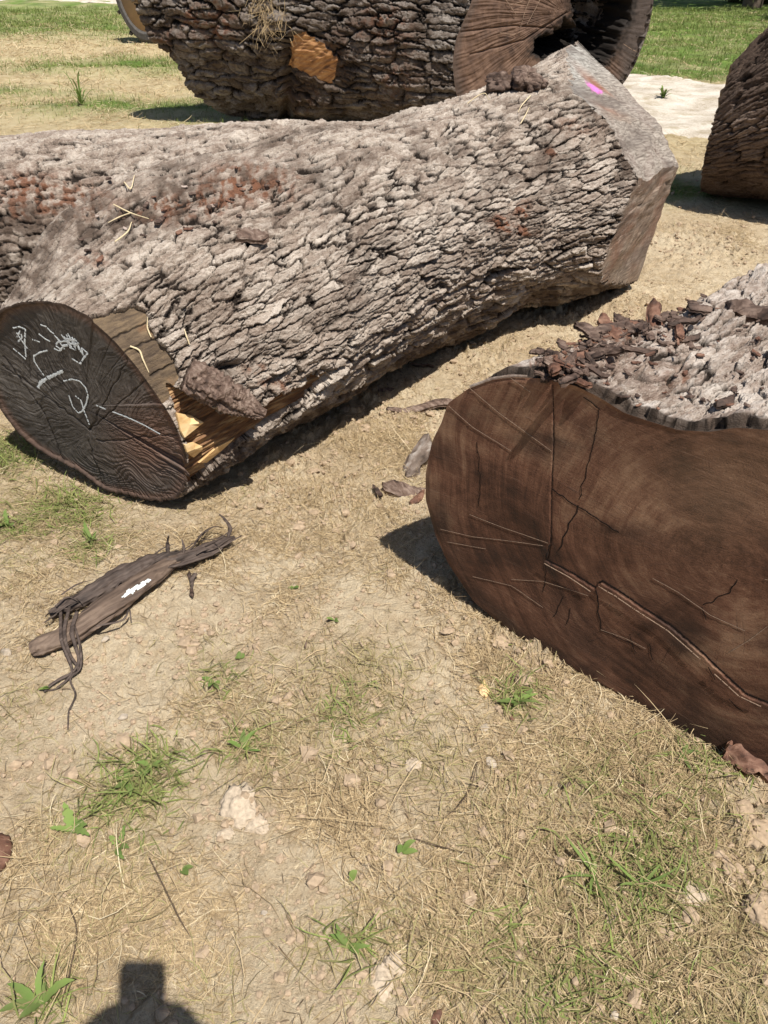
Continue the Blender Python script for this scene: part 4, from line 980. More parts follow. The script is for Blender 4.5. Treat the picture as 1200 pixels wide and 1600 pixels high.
o = mesh('soil_crumbs', V.reshape(-1, 3), (IF[None] + (np.arange(N) * len(IV))[:, None, None]).reshape(-1, 3), M['clod'], None, None, False); tag(o, 'crumbs of dry soil strewn over the ground', None, None, 'stuff')
N = 2600
xy = sample(N, -2.4, 2.6, .3, 7.0, lambda x, y: .25 + .7 * sst(.0, .5, fbm(x * 5, y * 5, 217, 3)), 1.0, nearw_)
blades('bark_litter', xy, rng.gamma(2, .006, N) + .003, rng.uniform(.0006, .0018, N), M['litter'], rng.normal(.05, .15, N), rng.normal(-.1, .2, N), rng.normal(0, .6, N), np.clip(rng.normal(.5, .3, N), 0, 1), lift=.003, label='dark bits of bark and old stems littering the ground')
# farther turf
def far_w(x, y): return np.clip(12 / (y + 2), .15, 1)
N = 62000
xy = sample(N, -14, 16, 6.6, 26, lambda x, y: far_green(x, y) * (track_off(x, y) > .0), .9, far_w)
sc_ = np.clip(xy[:, 1] / 10, .7, 2.2)
blades('lawn_grass', xy, (rng.gamma(6, .0085, N) + .016) * sc_ ** .3, rng.uniform(.0024, .0046, N) * sc_, M['lawn'], rng.normal(1.0, .3, N), rng.normal(-.9, .4, N), rng.normal(0, .6, N), np.clip(rng.normal(.55, .25, N), 0, 1), lift=-.004, nseg=3, label='green lawn and turf growing beyond the logs')
N = 34000
xy = sample(N, -14, 10, 6.4, 24, lambda x, y: (.85 - .7 * far_green(x, y)) * (track_off(x, y) > -.1) * (.25 + sst(-.2, .3, fbm(x * 1.5, y * 1.5, 8, 3))), .9, far_w)
sc_ = np.clip(xy[:, 1] / 10, .7, 2.2)
blades('mown_hay', xy, (rng.gamma(5, .013, N) + .02), rng.uniform(.0022, .0042, N) * sc_, M['straw'], rng.normal(.22, .25, N), rng.normal(-.35, .3, N), rng.normal(0, .8, N), np.clip(rng.normal(.6, .22, N), 0, 1), lift=.006, nseg=3, label='yellow mown hay lying on the ground behind the logs')

# ------------------------------------------------------------------ loose things
def ico(sub):
    import bmesh
    bm = bmesh.new(); bmesh.ops.create_icosphere(bm, subdivisions=sub, radius=1); bm.verts.ensure_lookup_table()
    V = np.array([v.co[:] for v in bm.verts]); F = np.array([[v.index for v in f.verts] for f in bm.faces]); bm.free(); return V, F
ICO3 = ico(3); ICO4 = ico(4)
def noise3(V, f, seed):
    return (noise(V[:, 0] * f + 3.1, V[:, 1] * f + V[:, 2] * f * .7, seed) + noise(V[:, 1] * f + 1.7, V[:, 2] * f - V[:, 0] * f * .6, seed + 1) + noise(V[:, 2] * f, V[:, 0] * f + V[:, 1] * f * .5, seed + 2)) / 1.6
def rock(seed, sc, rough=.25, facets=5, base=ICO3, box=0.0):
    V, F = base; r = np.random.default_rng(seed); V = V.copy()
    if box: V = np.sign(V) * np.abs(V) ** (1 - box)
    for k in range(facets):
        n = unit(r.normal(size=3)); d = r.uniform(.45, .8); over = V @ n - d; V = V - np.where(over > 0, over, 0)[:, None] * n * .9
    V = V * (1 + rough * noise3(V, 1.6, seed)[:, None] + rough * .5 * noise3(V, 4.5, seed + 9)[:, None])
    return V * np.asarray(sc), F
def euler(rx, ry, rz):
    cx, sx, cy_, sy, cz, sz = math.cos(rx), math.sin(rx), math.cos(ry), math.sin(ry), math.cos(rz), math.sin(rz)
    return np.array([[cz * cy_, cz * sy * sx - sz * cx, cz * sy * cx + sz * sx], [sz * cy_, sz * sy * sx + cz * cx, sz * sy * cx - cz * sx], [-sy, cy_ * sx, cy_ * cx]])
def solid(name, V, F, mat, loc, label, cat, group=None, rot=(0, 0, 0)):
    R = euler(*rot); o = mesh(name, V @ R.T + np.asarray(loc), F, mat, None, None, True, loc); return tag(o, label, cat, group)
def copyof(o, loc, rz, s=1.0, rot=(0, 0), label=None, mat=None):
    c = o.copy(); COL.objects.link(c); c.location = tuple(float(a) for a in loc); c.rotation_euler = (rot[0], rot[1], rz); c.scale = (s, s, s)
    if label: c['label'] = label
    return c
def gz(x, y): return float(gh(np.array([x]), np.array([y]))[0])
def gpx(px, py, dz=0):
    p = g(px, py, 0.0)
    for _ in range(3): p = g(px, py, gz(p[0], p[1]))
    return p + np.array([0, 0, dz])
# ray against the trunk surfaces for resting things
def hit(px, py, grids):
    best = None
    for Pg in grids:
        x, y = proj(Pg); d = np.hypot(x - px, y - py); dist = np.linalg.norm(Pg - CAM, axis=-1)
        m = d < 4.5
        if not m.any(): m = d <= d.min() + .5
        i = np.argmin(np.where(m, dist, 1e9)); p = Pg.reshape(-1, 3)[i]
        if best is None or (dist.reshape(-1)[i] < np.linalg.norm(best - CAM)): best = p
    return best
P1s = P1[::2, ::2]; P2s = P2[::2, ::2]; PLs = PL1[::2, ::2]

# stones and clods
k = 0
stone_spec = [(192, 1121, .013, 'small pale pebble right of the torn bark fibres'), (318, 987, .010, 'small pale pebble below the bark slab middle'), (10, 1022, .017, 'pale flat pebble left of the bark slab tip'), (165, 1000, .012, 'pale pebble tucked under the lower edge of the bark slab'),
              (768, 1193, .016, 'rounded tan pebble on bare soil below the yellow wood chip'), (757, 1138, .014, 'tan pebble between the wood chip and the rounded pebble'), (735, 1172, .007, 'tiny tan pebble left of the rounded pebble'), (413, 1427, .007, 'tiny white pebble on bare soil at lower middle'), (960, 1590, .010, 'white pebble at the bottom edge of the picture')]
for px, py, s, lb in stone_spec:
    V, F = rock(100 + k, (s, s * .8, s * .55), .12, 4); p = gpx(px, py, s * .25); solid('stone', V, F, M['stone'], p, lb, 'stone', 'pebbles lying on the soil', (0, 0, k * 1.3)); k += 1
clod_spec = [(375, 1262, .050, 1, 'large crumbly pale soil clod left of the dry tuft'), (400, 1290, .030, 1, 'small pale soil lump below the large crumbly clod'), (355, 1300, .022, 1, 'small pale soil lump at the lower left of the crumbly clod'), (590, 1540, .034, 1, 'pale flaky soil clod at the bottom middle'), (620, 1512, .028, 1, 'pale flaky soil lump above the bottom middle clod'),
             (1075, 1392, .040, 1, 'flat pale soil clod with grass poking round it at lower right'), (958, 1427, .024, 1, 'small flat pale clod left of the flat grassy clod'), (1032, 1450, .026, 0, 'brown soil clod below the flat grassy clod'), (985, 1305, .032, 0, 'brown soil clod in the olive grass'), (1185, 1300, .048, 0, 'big brown soil clod by the right edge'),
             (1160, 1270, .034, 0, 'brown soil clod next to the dark bark scrap'), (1190, 1420, .04, 0, 'brown soil clod at the lower right edge'), (820, 1060, .030, 0, 'brown soil clod beside the weed near the brown log'), (860, 1082, .026, 0, 'small brown clod against the brown sawn log'), (780, 1000, .032, 0, 'brown clod beneath the rim of the sawn log'),
             (645, 1195, .022, 1, 'small pale clod left of the tan pebbles'), (880, 462, .05, 0, 'soil lump in the shade beside the forked log butt'), (960, 455, .035, 0, 'soil lump under the lower sawn facet'), (540, 640, .03, 0, 'soil lump in the forked log shadow'), (490, 735, .026, 0, 'soil clod at the sunny edge of the log shadow'),
             (560, 660, .022, 0, 'small soil lump between the log shadow and the plank of bark'), (590, 1095, .02, 0, 'small soil lump above the olive grass'), (100, 930, .018, 0, 'small soil lump above the bark slab'), (700, 985, .02, 0, 'small soil lump left of the sawn log shadow')]
for px, py, s, pale, lb in clod_spec:
    V, F = rock(200 + k, (s, s * .8, s * .28), .20, 3, ICO4); V = V * (1 + .20 * noise3(V / s, 5, k)[:, None] + .10 * noise3(V / s, 13, k + 5)[:, None]); p = gpx(px, py, -s * .02); solid('soil_clod', V, F, M['greyclod' if pale else 'clod'], p, lb, 'clod', 'soil clods', (rng.uniform(-.2, .2), rng.uniform(-.2, .2), k * .9)); k += 1

# bark flakes: irregular curled plates
def flake(seed, L, W, T, curl=.4, rough=.25):
    r = np.random.default_rng(seed); nu, nv = 15, 9
    u = np.linspace(-1, 1, nu)[:, None]; v = np.linspace(-1, 1, nv)[None]
    prof = (1 - np.abs(u) ** r.uniform(2, 6)) * (.75 + .25 * noise(u * 2 + seed, 0 * u, seed)) + .08
    x = u * L / 2 * (1 + .12 * noise(v * 2, u * 0 + seed, seed + 1)) + 0 * v; y = v * W / 2 * prof + .12 * W * noise(u * 2, 0 * v, seed + 3)
    zt = curl * W * (v ** 2) * -.5 + T * (.5 + .5 * noise(u * 4, v * 3, seed + 4)) * (1 - .6 * v ** 4) + .1 * L * noise(u * .9, 0 * v, seed + 5)
    zb = zt - T * (.6 + .3 * noise(u * 3, v * 2, seed + 6))
    top = np.stack([x, y, zt], -1); bot = np.stack([x, y, zb], -1)
    V = np.concatenate([top.reshape(-1, 3), bot.reshape(-1, 3)]); n = nu * nv
    Ft = gridF(nu, nv, False)[:, ::-1]; Fb = gridF(nu, nv, False) + n
    b = [(i, 0) for i in range(nu)] + [(nu - 1, j) for j in range(1, nv)] + [(i, nv - 1) for i in range(nu - 2, -1, -1)] + [(0, j) for j in range(nv - 2, 0, -1)]
    ids = [i * nv + j for i, j in b]; Fs = [(ids[i], ids[(i + 1) % len(ids)], ids[(i + 1) % len(ids)] + n, ids[i] + n) for i in range(len(ids))]
    return V, np.vstack([Ft, Fb, np.array(Fs)])
protos = {}
def chip(px, py, size, mt, label, group, on=None, seed=None, name='bark_chip', cat='bark chip', dz=.004, asp=.5):
    global k; k += 1
    p = hit(px, py, on) if on else gpx(px, py)
    key = (mt, round(asp, 2), (seed if seed is not None else k) % 7)
    rz = rng.uniform(0, 6.28); rot = (rng.normal(0, .22), rng.normal(0, .22)) if on else (rng.normal(0, .12), rng.normal(0, .12))
    if key not in protos:
        V, F = flake(300 + key[2] + 50 * len(protos), 1.0, asp * (1 + .3 * (key[2] % 3 - 1)), .13, .4, .4)
        me = mesh(name, V, F, M[mt]); protos[key] = me.data; bpy.data.objects.remove(me)
    o = bpy.data.objects.new(name, protos[key]); COL.objects.link(o); o.scale = (size,) * 3
    o.location = tuple(p + np.array([0, 0, dz + .05 * size])); o.rotation_euler = (rot[0], rot[1], rz)
    return tag(o, label, cat, group)
# heap of broken bark on the nearest log
heap_lb = 'loose dark bark flake in the heap along the top of the sawn log'
for i in range(240):
    t_ = rng.beta(1.3, 1.6); px = 835 + t_ * 265 + rng.normal(0, 12); py = 572 - t_ * 95 + rng.normal(0, 20) + 12 * math.sin(t_ * 9)
    if py > 612 or px < 825: continue
    chip(px, py, (rng.uniform(.010, .036) if rng.random() < .82 else rng.uniform(.04, .10)), rng.choice(['chip', 'chip', 'chip', 'chip', 'redchip', 'chunk']), heap_lb, 'loose bark heaped on the sawn log', [P2s], dz=.001 + rng.uniform(0, .012), asp=rng.choice([.22, .4, .6]))
for i in range(80):
    px = rng.uniform(870, 1195); py = rng.uniform(500, 640) if px > 960 else rng.uniform(560, 610)
    if py < 560 - (px - 830) * .30 + 40: continue
    chip(px, py, rng.uniform(.006, .024), rng.choice(['chip', 'redchip', 'chip', 'chip']), 'small bark crumb lying on pale bark of the sawn log', 'bark crumbs on the sawn log', [P2s], asp=.6)
for px, py, s, mt, lb in [(1175, 497, .16, 'chip', 'long dark bark strip on the sawn log at the right edge'), (1128, 632, .055, 'chip', 'dark upright bark splinter near the lip of the sawn log'), (905, 605, .06, 'redchip', 'reddish bark chip on the lip of the sawn log'), (950, 500, .12, 'chip', 'largest dark bark plate on top of the bark heap'), (1005, 488, .11, 'redchip', 'rusty bark plate at the far end of the bark heap')]:
    chip(px, py, s, mt, lb, None, [P2s], dz=.012, asp=.4)
# crumbs on the forked log
for px, py, s, mt, lb in [(390, 368, .13, 'chunk', 'thick loose bark piece lying on the forked log'), (250, 345, .06, 'chip', 'dark curled bark flake beside straw on the forked log'), (160, 268, .035, 'chip', 'round dark bark crumb on the left limb'), (225, 320, .03, 'chip', 'small dark crumb above the curled flake'), (372, 262, .035, 'redchip', 'rust red bark crumb above the rusty patch'),
                          (295, 357, .03, 'redchip', 'rust red bark crumb left of the thick bark piece'), (157, 405, .035, 'redchip', 'rust red bark crumb above the chalked end'), (135, 392, .028, 'chip', 'dark crumb next to the rust red crumb'), (786, 345, .05, 'redchip', 'rust red flake on the butt half of the forked log'), (818, 362, .045, 'redchip', 'rust red flake right of the other rust flake'),
                          (815, 328, .03, 'redchip', 'small rust flake above the two larger ones'), (862, 240, .035, 'redchip', 'rust flake below the pale sawn facet'), (920, 312, .07, 'chip', 'dark soil crusted bark crumb with straw near the lower sawn facet')]:
    chip(px, py, s, mt, lb, None, [P1s, PLs], dz=.006)
for i in range(34):
    px = rng.uniform(120, 440); py = 345 - (px - 120) * .12 + rng.normal(0, 26)
    chip(px, py, rng.uniform(.010, .026), rng.choice(['chip', 'redchip', 'palechip', 'chip']), 'tiny bark crumb in the rusty hollow of the forked log', 'bark crumbs on the forked log', [P1s, PLs], asp=.7)
# lump of old bark at the top of the butt
for (px, py, s, lb) in [(785, 122, .075, 'dark rotten bark lump on the crest of the log'), (815, 112, .085, 'brown rotten bark lump nearest the pale sawn facet'), (835, 120, .06, 'brown bark lump with straw under the corner of the pale sawn facet')]:
    V, F = rock(700 + px, (s, s * .7, s * .55), .42, 2, ICO4); p = hit(px, py + 16, [P1s]); solid('bark_lump', V, F, M['chip' if px < 800 else 'chunk'], p + np.array([0, 0, .02]), lb, 'bark lump', None, (0, 0, px))
# chips on the ground
for px, py, s, mt, lb, asp in [(756, 1080, .055, 'fresh', 'pale yellow wood chip on the ground near the weed', .75), (1000, 1226, .022, 'redchip', 'orange bark crumb in the olive grass', .7), (682, 1594, .03, 'redchip', 'orange bark crumb at the bottom edge', .6), (800, 1125, .014, 'redchip', 'tiny reddish crumb below the weed', .7),
                               (802, 1058, .02, 'chip', 'dark bark crumb above the weed', .7), (297, 903, .04, 'chip', 'small dark bark splinter below the fibrous end of the slab', .35), (300, 930, .045, 'chip', 'dark twig like bark splinter right of the slab paint', .25), (478, 1010, .022, 'chip', 'short black bark crumb on bare soil', .3),
                               (885, 1230, .022, 'chip', 'dark bark crumb at the edge of the olive grass', .6), (590, 770, .07, 'chip', 'dark bark shard propped left of the grey bark piece', .3), (632, 768, .15, 'chunk', 'brown split bark piece leaning below the grey one', .45), (652, 782, .09, 'redchip', 'reddish bark piece at the foot of the grey one', .6),
                               (660, 575, .10, 'chunk', 'thin broken stick of bark beside the forked log', .12), (605, 612, .08, 'chunk', 'bark splinter hanging in the log shadow', .3), (870, 455, .05, 'chip', 'dark bark bit under the forked log butt', .5)]:
    chip(px, py, s, mt, lb, None, None, asp=asp, name='wood_chip' if mt == 'fresh' else 'bark_chip', cat='wood chip' if mt == 'fresh' else 'bark chip', dz=.008, seed=k)
V, F = flake(401, .20, .085, .04, .4); R_ = (.15, -.40, math.radians(62))
solid('grey_bark_piece', V, F, M['greychunk'], gpx(652, 728, .04), 'grey weathered bark piece standing beside the sawn face', 'bark piece', None, R_)
V, F = flake(402, .36, .055, .018, .2); solid('bark_plank', V, F, M['chunk'], gpx(672, 638, .02), 'flat strip of bark lying between the two cut logs', 'bark strip', None, (0, 0, math.radians(12)))
V, F = flake(403, .16, .11, .05, .5); solid('bark_scrap', V, F, M['redchip'], gpx(1185, 1190, .025), 'dark red bark scrap under the sawn log at the right edge', 'bark piece', None, (0, 0, math.radians(-8)))
V, F = rock(404, (.03, .045, .02), .25, 4); solid('bark_stub', V, F, M['redchip'], gpx(0, 1338, .01), 'dark red bark stub at the left edge of the picture', 'bark piece', None, (0, 0, .3))

# thick bark chunk hanging off the split of the forked log
def limbtube(path, rad, nth, sub, seed, rough, flat=1.0, nz=UP):
    path = np.asarray(path, float); L = np.linspace(0, 1, len(path)); q = np.linspace(0, 1, sub)
    C = hermite(q, L, path); r = np.interp(q, L, rad)
    T_ = np.gradient(C, axis=0); T_ /= np.linalg.norm(T_, axis=1, keepdims=True)
    B = np.cross(nz, T_); B /= np.linalg.norm(B, axis=1, keepdims=True); N_ = np.cross(T_, B)
    a = np.arange(nth) / nth * 2 * np.pi
    rr = r[:, None] * (1 + rough * noise(q[:, None] * 9, np.broadcast_to(a / (2 * np.pi) * 12, (sub, nth)), seed, py=12) + rough * .5 * noise(q[:, None] * 30, np.broadcast_to(a / (2 * np.pi) * 24, (sub, nth)), seed + 1, py=24))
    P_ = C[:, None] + (rr * np.cos(a))[..., None] * B[:, None] + (rr * np.sin(a) * flat)[..., None] * N_[:, None]
    return P_
def tube_obj(name, P_, mat, parent=None):
    nu, nth = P_.shape[:2]; V = np.vstack([P_.reshape(-1, 3), P_[0].mean(0), P_[-1].mean(0)]); F = gridF(nu, nth, True)
    caps = [(nu * nth, (j + 1) % nth, j, j) for j in range(nth)] + [(nu * nth + 1, (nu - 1) * nth + j, (nu - 1) * nth + (j + 1) % nth, (nu - 1) * nth + (j + 1) % nth) for j in range(nth)]
    Fq = F; m = mesh(name, V, Fq, mat, parent)
    import bmesh
    bm = bmesh.new(); bm.from_mesh(m.data); bm.verts.ensure_lookup_table()
    for c_ in caps:
        try: bm.faces.new([bm.verts[c_[0]], bm.verts[c_[1]], bm.verts[c_[2]]]).smooth = True
        except ValueError: pass
    bmesh.ops.recalc_face_normals(bm, faces=bm.faces[:]); bm.to_mesh(m.data); bm.free(); return m
a_, b_ = hit(286, 588, [P1s]), hit(395, 645, [P1s])
outv = unit([.55, -.75, .35])
pth = [a_ + outv * .035, a_ * .6 + b_ * .4 + outv * .045, a_ * .25 + b_ * .75 + outv * .045, b_ + outv * .05 + np.array([.02, -.0, -.012])]
Pc = limbtube(pth, [.050, .055, .042, .016], 90, 170, 501, .22, .62, outv)
qq = np.linspace(0, 1, 170)[:, None]; gro = noise(qq * 3.5, np.broadcast_to(np.arange(90) / 90 * 14, (170, 90)), 511, py=14)
cen_ = Pc.mean(1, keepdims=True); Pc = cen_ + (Pc - cen_) * (1 - .30 * sst(.05, .3, gro) + .07 * noise(qq * 22, np.broadcast_to(np.arange(90) / 90 * 40, (170, 90)), 512, py=40))[..., None]
ck = tube_obj('bark_chunk', Pc, M['chunk']); tag(ck, 'thick brown bark chunk hanging over the split below the chalked end', 'bark chunk')
# pale fresh splinters in the split
for poly, lb in [([(276, 648), (300, 648), (318, 656), (312, 668), (290, 682), (280, 676)], 'pale fresh wood break nearest the chalked end'), ([(285, 696), (305, 690), (318, 694), (316, 706), (304, 716), (292, 708)], 'pale fresh wood break below the first one'),
                 ([(312, 722), (340, 700), (368, 686), (350, 704), (324, 724)], 'long pale splinter edge of the split')]:
    P_ = np.array([hit(a, b, [P1s]) for a, b in poly]); n_ = unit([.6, -.75, .25]); cc = P_.mean(0) + n_ * .016
    ringA = P_ + n_ * .008; ringB = P_ - n_ * .02; m_ = len(P_)
    V = np.vstack([ringA * .96 + cc * .04 + n_ * .004, ringA, ringB, cc]); F = []
    for i in range(m_):
        j = (i + 1) % m_; F += [(3 * m_, i, j), (i, m_ + i, j), (j, m_ + i, m_ + j), (m_ + i, 2 * m_ + i, m_ + j), (m_ + j, 2 * m_ + i, 2 * m_ + j)]
    o = mesh('fresh_break', V, np.array(F), M['fresh'], log1, None, False); o['label'] = lb

# ------------------------------------------------------------------ slab of bark with a white paint dab
slab = empty('bark_slab', gpx(190, 945), 'long torn bark slab with white paint dab and stringy fibres', 'bark slab')
def sp(px, py, z): 
    p = g(px, py, z); p = g(px, py, z + gz(p[0], p[1])); return np.array([p[0], p[1], gz(p[0], p[1]) + z])
body = limbtube([sp(48, 1014, .022), sp(60, 1008, .026), sp(110, 988, .032), sp(170, 948, .038), (sp(228, 905, .038)), sp(275, 872, .032), sp(300, 862, .03)], [.020, .030, .036, .040, .037, .026, .012], 64, 220, 601, .16, .55)
gr_ = noise(np.linspace(0, 1, 220)[:, None] * 4, np.broadcast_to(np.arange(64) / 64 * 22, (220, 64)), 631, py=22)
cb_ = body.mean(1, keepdims=True); body = cb_ + (body - cb_) * (1 - .16 * sst(.2, .5, gr_))[..., None]
tube_obj('slab_body', body, M['slab'], slab)
body2 = limbtube([sp(78, 960, .020), sp(130, 935, .030), sp(190, 900, .034), sp(240, 880, .034), sp(300, 868, .030), sp(345, 845, .034), sp(366, 836, .042)], [.014, .026, .034, .036, .024, .015, .006], 40, 190, 603, .34, .7)
tube_obj('fibrous_bark', body2, M['fibre'], slab)
kk_ = 0
for path, r_ in [([sp(120, 955, .05), sp(112, 985, .055), sp(118, 1010, .04), sp(124, 1035, .02), sp(112, 1050, .012), sp(85, 1065, .01), sp(68, 1080, .008)], .0055), ([sp(108, 950, .05), sp(100, 985, .055), sp(108, 1020, .03), sp(122, 1045, .012), sp(100, 1058, .012), (sp(75, 1070, .008))], .005),
                 ([sp(115, 975, .055), sp(124, 1005, .045), sp(125, 1040, .02), sp(110, 1062, .008), sp(118, 1085, .006), sp(108, 1112, .004), sp(106, 1140, .004)], .0032), ([sp(95, 955, .045), sp(96, 1000, .05), sp(112, 1048, .014), sp(90, 1076, .006), sp(70, 1078, .005)], .004),
                 ([sp(262, 868, .035), sp(262, 850, .065), sp(263, 836, .10)], .006), ([sp(265, 868, .035), sp(275, 862, .05), sp(282, 868, .03)], .0055), ([sp(355, 838, .04), sp(359, 822, .07), sp(350, 808, .10), sp(342, 800, .115)], .0065), ([sp(285, 870, .035), sp(287, 855, .06), sp(284, 842, .08)], .004),
                 ([sp(275, 880, .03), sp(300, 870, .042), sp(330, 858, .036), sp(378, 838, .03)], .0055), ([sp(240, 890, .045), sp(290, 878, .04), sp(335, 862, .03), sp(350, 850, .03)], .007), ([sp(150, 980, .045), sp(190, 965, .04), sp(202, 955, .035), sp(205, 970, .02)], .003), ([sp(72, 962, .02), sp(82, 955, .045), sp(110, 950, .05)], .004), ([sp(305, 895, .02), sp(300, 905, .015), sp(300, 920, .01)], .007)]:
    tube_obj('bark_strand', limbtube(path, [r_, r_ * 1.1] + [r_ * .8] * (len(path) - 3) + [r_ * .45], 8, 40, 620 + kk_, .3, .5), M['fibre'], slab); kk_ += 1
for q_ in range(34):
    u_ = rng.uniform(.03, .97); x0 = 60 + u_ * 280; y0 = 985 - u_ * 140 + rng.normal(0, 9) - 12; ln_ = rng.uniform(22, 60); z_ = rng.uniform(.02, .055)
    tube_obj('bark_strand', limbtube([sp(x0, y0, z_), sp(x0 + ln_ * .5, y0 - ln_ * .26 + rng.normal(0, 5), z_ + rng.uniform(-.01, .012)), sp(x0 + ln_, y0 - ln_ * .5 + rng.normal(0, 9), max(.012, z_ + rng.uniform(-.03, .02)))], [.0028, .0034, .0010], 6, 14, 700 + q_, .3, .4), M['fibre'], slab)
bx_, by_ = proj(body)
mk = pip(bx_ + 3 * noise(bx_ / 5, by_ / 5, 3), by_ + 3 * noise(bx_ / 4, by_ / 9, 4), [(188, 934), (200, 920), (238, 900), (236, 909), (212, 926), (196, 934)])
cenb = body.mean(1, keepdims=True); mkf = fmin(mk.astype(int)) > 0
nb = grid_normals(body); 
if np.mean(np.einsum('ijk,ijk->ij', nb, body - cenb)) < 0: nb = -nb
mkf &= (fmin((np.einsum('ijk,ijk->ij', nb, CAM - body) > 0).astype(int)) > 0)
if mkf.any(): fromgrid('paint_dab', body + nb * .0012, M['whitepaint'], slab, {}, fmask=mkf)

# ------------------------------------------------------------------ weeds, twigs, stalks
def leaf_mesh(L, W, arch, lobes, seed, n=14):
    t_ = np.linspace(0, 1, n); r = np.random.default_rng(seed)
    wdt = W * np.sin(np.pi * t_ ** .8) ** .8 * (1 + lobes * np.sign(np.sin(t_ * 26 + seed)) * .5) + .0006
    x = L * t_; z = arch * L * np.sin(np.pi * t_ * .62) ; y = .16 * L * np.sin(t_ * 2.2 + seed) * t_
    A = np.stack([x, y - wdt, z - wdt * .2 + .12 * wdt], -1); B = np.stack([x, y, z - wdt * .25], -1); Cc = np.stack([x, y + wdt, z + .12 * wdt], -1)
    V = np.stack([A, B, Cc], 1).reshape(-1, 3); F = []
    for i in range(n - 1):
        b = 3 * i; F += [(b, b + 1, b + 4, b + 3), (b + 1, b + 2, b + 5, b + 4)]
    return V, np.array(F)
def weed(px, py, n, L, W, lobes, label, seed, spread=6.28, start=0.0, arch=.25):
    c = gpx(px, py); Vs, Fs, R_ = [], [], []; off = 0; r = np.random.default_rng(seed)
    for i in range(n):
        V, F = leaf_mesh(L * r.uniform(.35, 1.15), W * r.uniform(.6, 1.15), arch * r.uniform(.5, 1.5), lobes, seed + i)
        a = start + spread * (i + r.uniform(-.9, .9)) / n; V = V @ euler(0, r.uniform(-.35, .1), a).T
        Vs.append(V + c + np.array([0, 0, .004])); Fs.append(F + off); off += len(V); R_ += [r.uniform(.3, 1)] * len(V)
    o = mesh('weed', np.vstack(Vs), np.vstack(Fs), M['leaf'], None, {'rnd': np.array(R_)}, True, c); return tag(o, label, 'weed', 'small green weeds')
weed(110, 1300, 6, .052, .009, .45, 'toothed weed at far lower left beside the green grass patch', 1, 3.6, -.3)
weed(200, 1225, 7, .055, .007, .35, 'weed with long leaves inside the lower left green patch', 2)
weed(235, 1200, 6, .045, .006, .2, 'leafy weed at the upper rim of the lower left green patch', 3)
weed(185, 1325, 5, .042, .006, .4, 'weed at the lower rim of the lower left green patch', 4)
weed(287, 1356, 2, .030, .007, 0, 'two leaf seedling right of the lower left green patch', 5, 6.28, .1, .1)
weed(628, 1332, 3, .040, .008, 0, 'oval leafed seedling near the bottom middle', 6, 3.0, 0, .3)
weed(547, 1378, 1, .026, .007, 0, 'single upright leaf seedling left of the oval leafed one', 7, 1, 1.2, .4)
weed(375, 1030, 3, .028, .008, 0, 'tiny seedling alone on bare soil right of the bark slab', 8)
weed(808, 1098, 8, .050, .006, .3, 'bushy weed below the sawn face next to the yellow chip', 9)
weed(335, 1068, 4, .045, .006, .2, 'thin weed right of the torn fibres', 10)
weed(145, 845, 7, .07, .006, .1, 'bright yellow green weed under the chalked end', 11)
weed(12, 822, 6, .06, .010, .3, 'round weed at the left edge below the chalked end', 12)
weed(65, 1570, 6, .075, .008, .2, 'long leafed weed at the bottom left corner', 13, 4, .5)
weed(380, 1170, 4, .045, .006, .1, 'weed at the left of the middle olive patch', 14)
weed(460, 918, 3, .022, .006, 0, 'tiny seedling on bare soil in the middle', 15)
weed(522, 970, 3, .022, .005, 0, 'tiny pale seedling left of the log shadow', 16)
weed(1000, 1385, 9, .075, .0026, 0, 'broad bladed grass weed at lower right', 17, 6.28, .3, .3)
weed(930, 1370, 7, .08, .0026, 0, 'yellow green broad bladed grass weed left of the other', 18, 3, 1.8, .3)
weed(545, 1478, 5, .045, .005, 0, 'low leafy weed at the bottom middle', 19)
weed(1068, 1180, 5, .06, .004, 0, 'grass weed at the foot of the brown sawn face', 20)
weed(80, 1075, 2, .03, .006, 0, 'seedling among the torn fibres', 21)
weed(128, 165, 16, .20, .012, .2, 'tall weed tuft on the dry turf at the upper left', 22, arch=1.2)
weed(1036, 154, 12, .10, .02, .2, 'round green weed on the pale gravel', 23, arch=.8)
def stalk(name, pts, r_, mat, label, cat, group=None):
    P_ = limbtube(pts, [r_] * (len(pts) - 1) + [r_ * .5], 7, 40, k, .15)
    o = tube_obj(name, P_, mat); 
    return tag(o, label, cat, group)
stalk('twig', [gpx(235, 1345, .01), gpx(262, 1400, .02), gpx(282, 1440, .014), gpx(298, 1466, .006)], .0014, M['stem'], 'thin dark bent stem below the lower left weeds', 'twig')
stalk('twig', [gpx(110, 1420, .008), gpx(122, 1460, .012), gpx(112, 1520, .012), gpx(95, 1580, .008)], .0014, M['stem'], 'long dark stem left of the phone shadow', 'twig')
stalk('twig', [gpx(745, 1195, .01), gpx(735, 1235, .012), gpx(715, 1265, .012), gpx(692, 1282, .006)], .0012, M['stem'], 'thin curved dark stem in the middle right', 'twig')
stalk('twig', [gpx(650, 1315, .01), gpx(690, 1328, .012), gpx(730, 1336, .008)], .0012, M['stem'], 'short dark stem right of the oval leafed seedling', 'twig')
stalk('twig', [gpx(618, 585, .05), gpx(645, 580, .06), gpx(670, 572, .07)], .003, M['chunk'], 'broken reddish stick poking out of the log shadow', 'twig')
strawlb = 'pale straw stalk lying on the bark of the forked log'
def hp(px, py, dz=.012): return hit(px, py, [P1s, PLs]) + np.array([0, 0, dz])
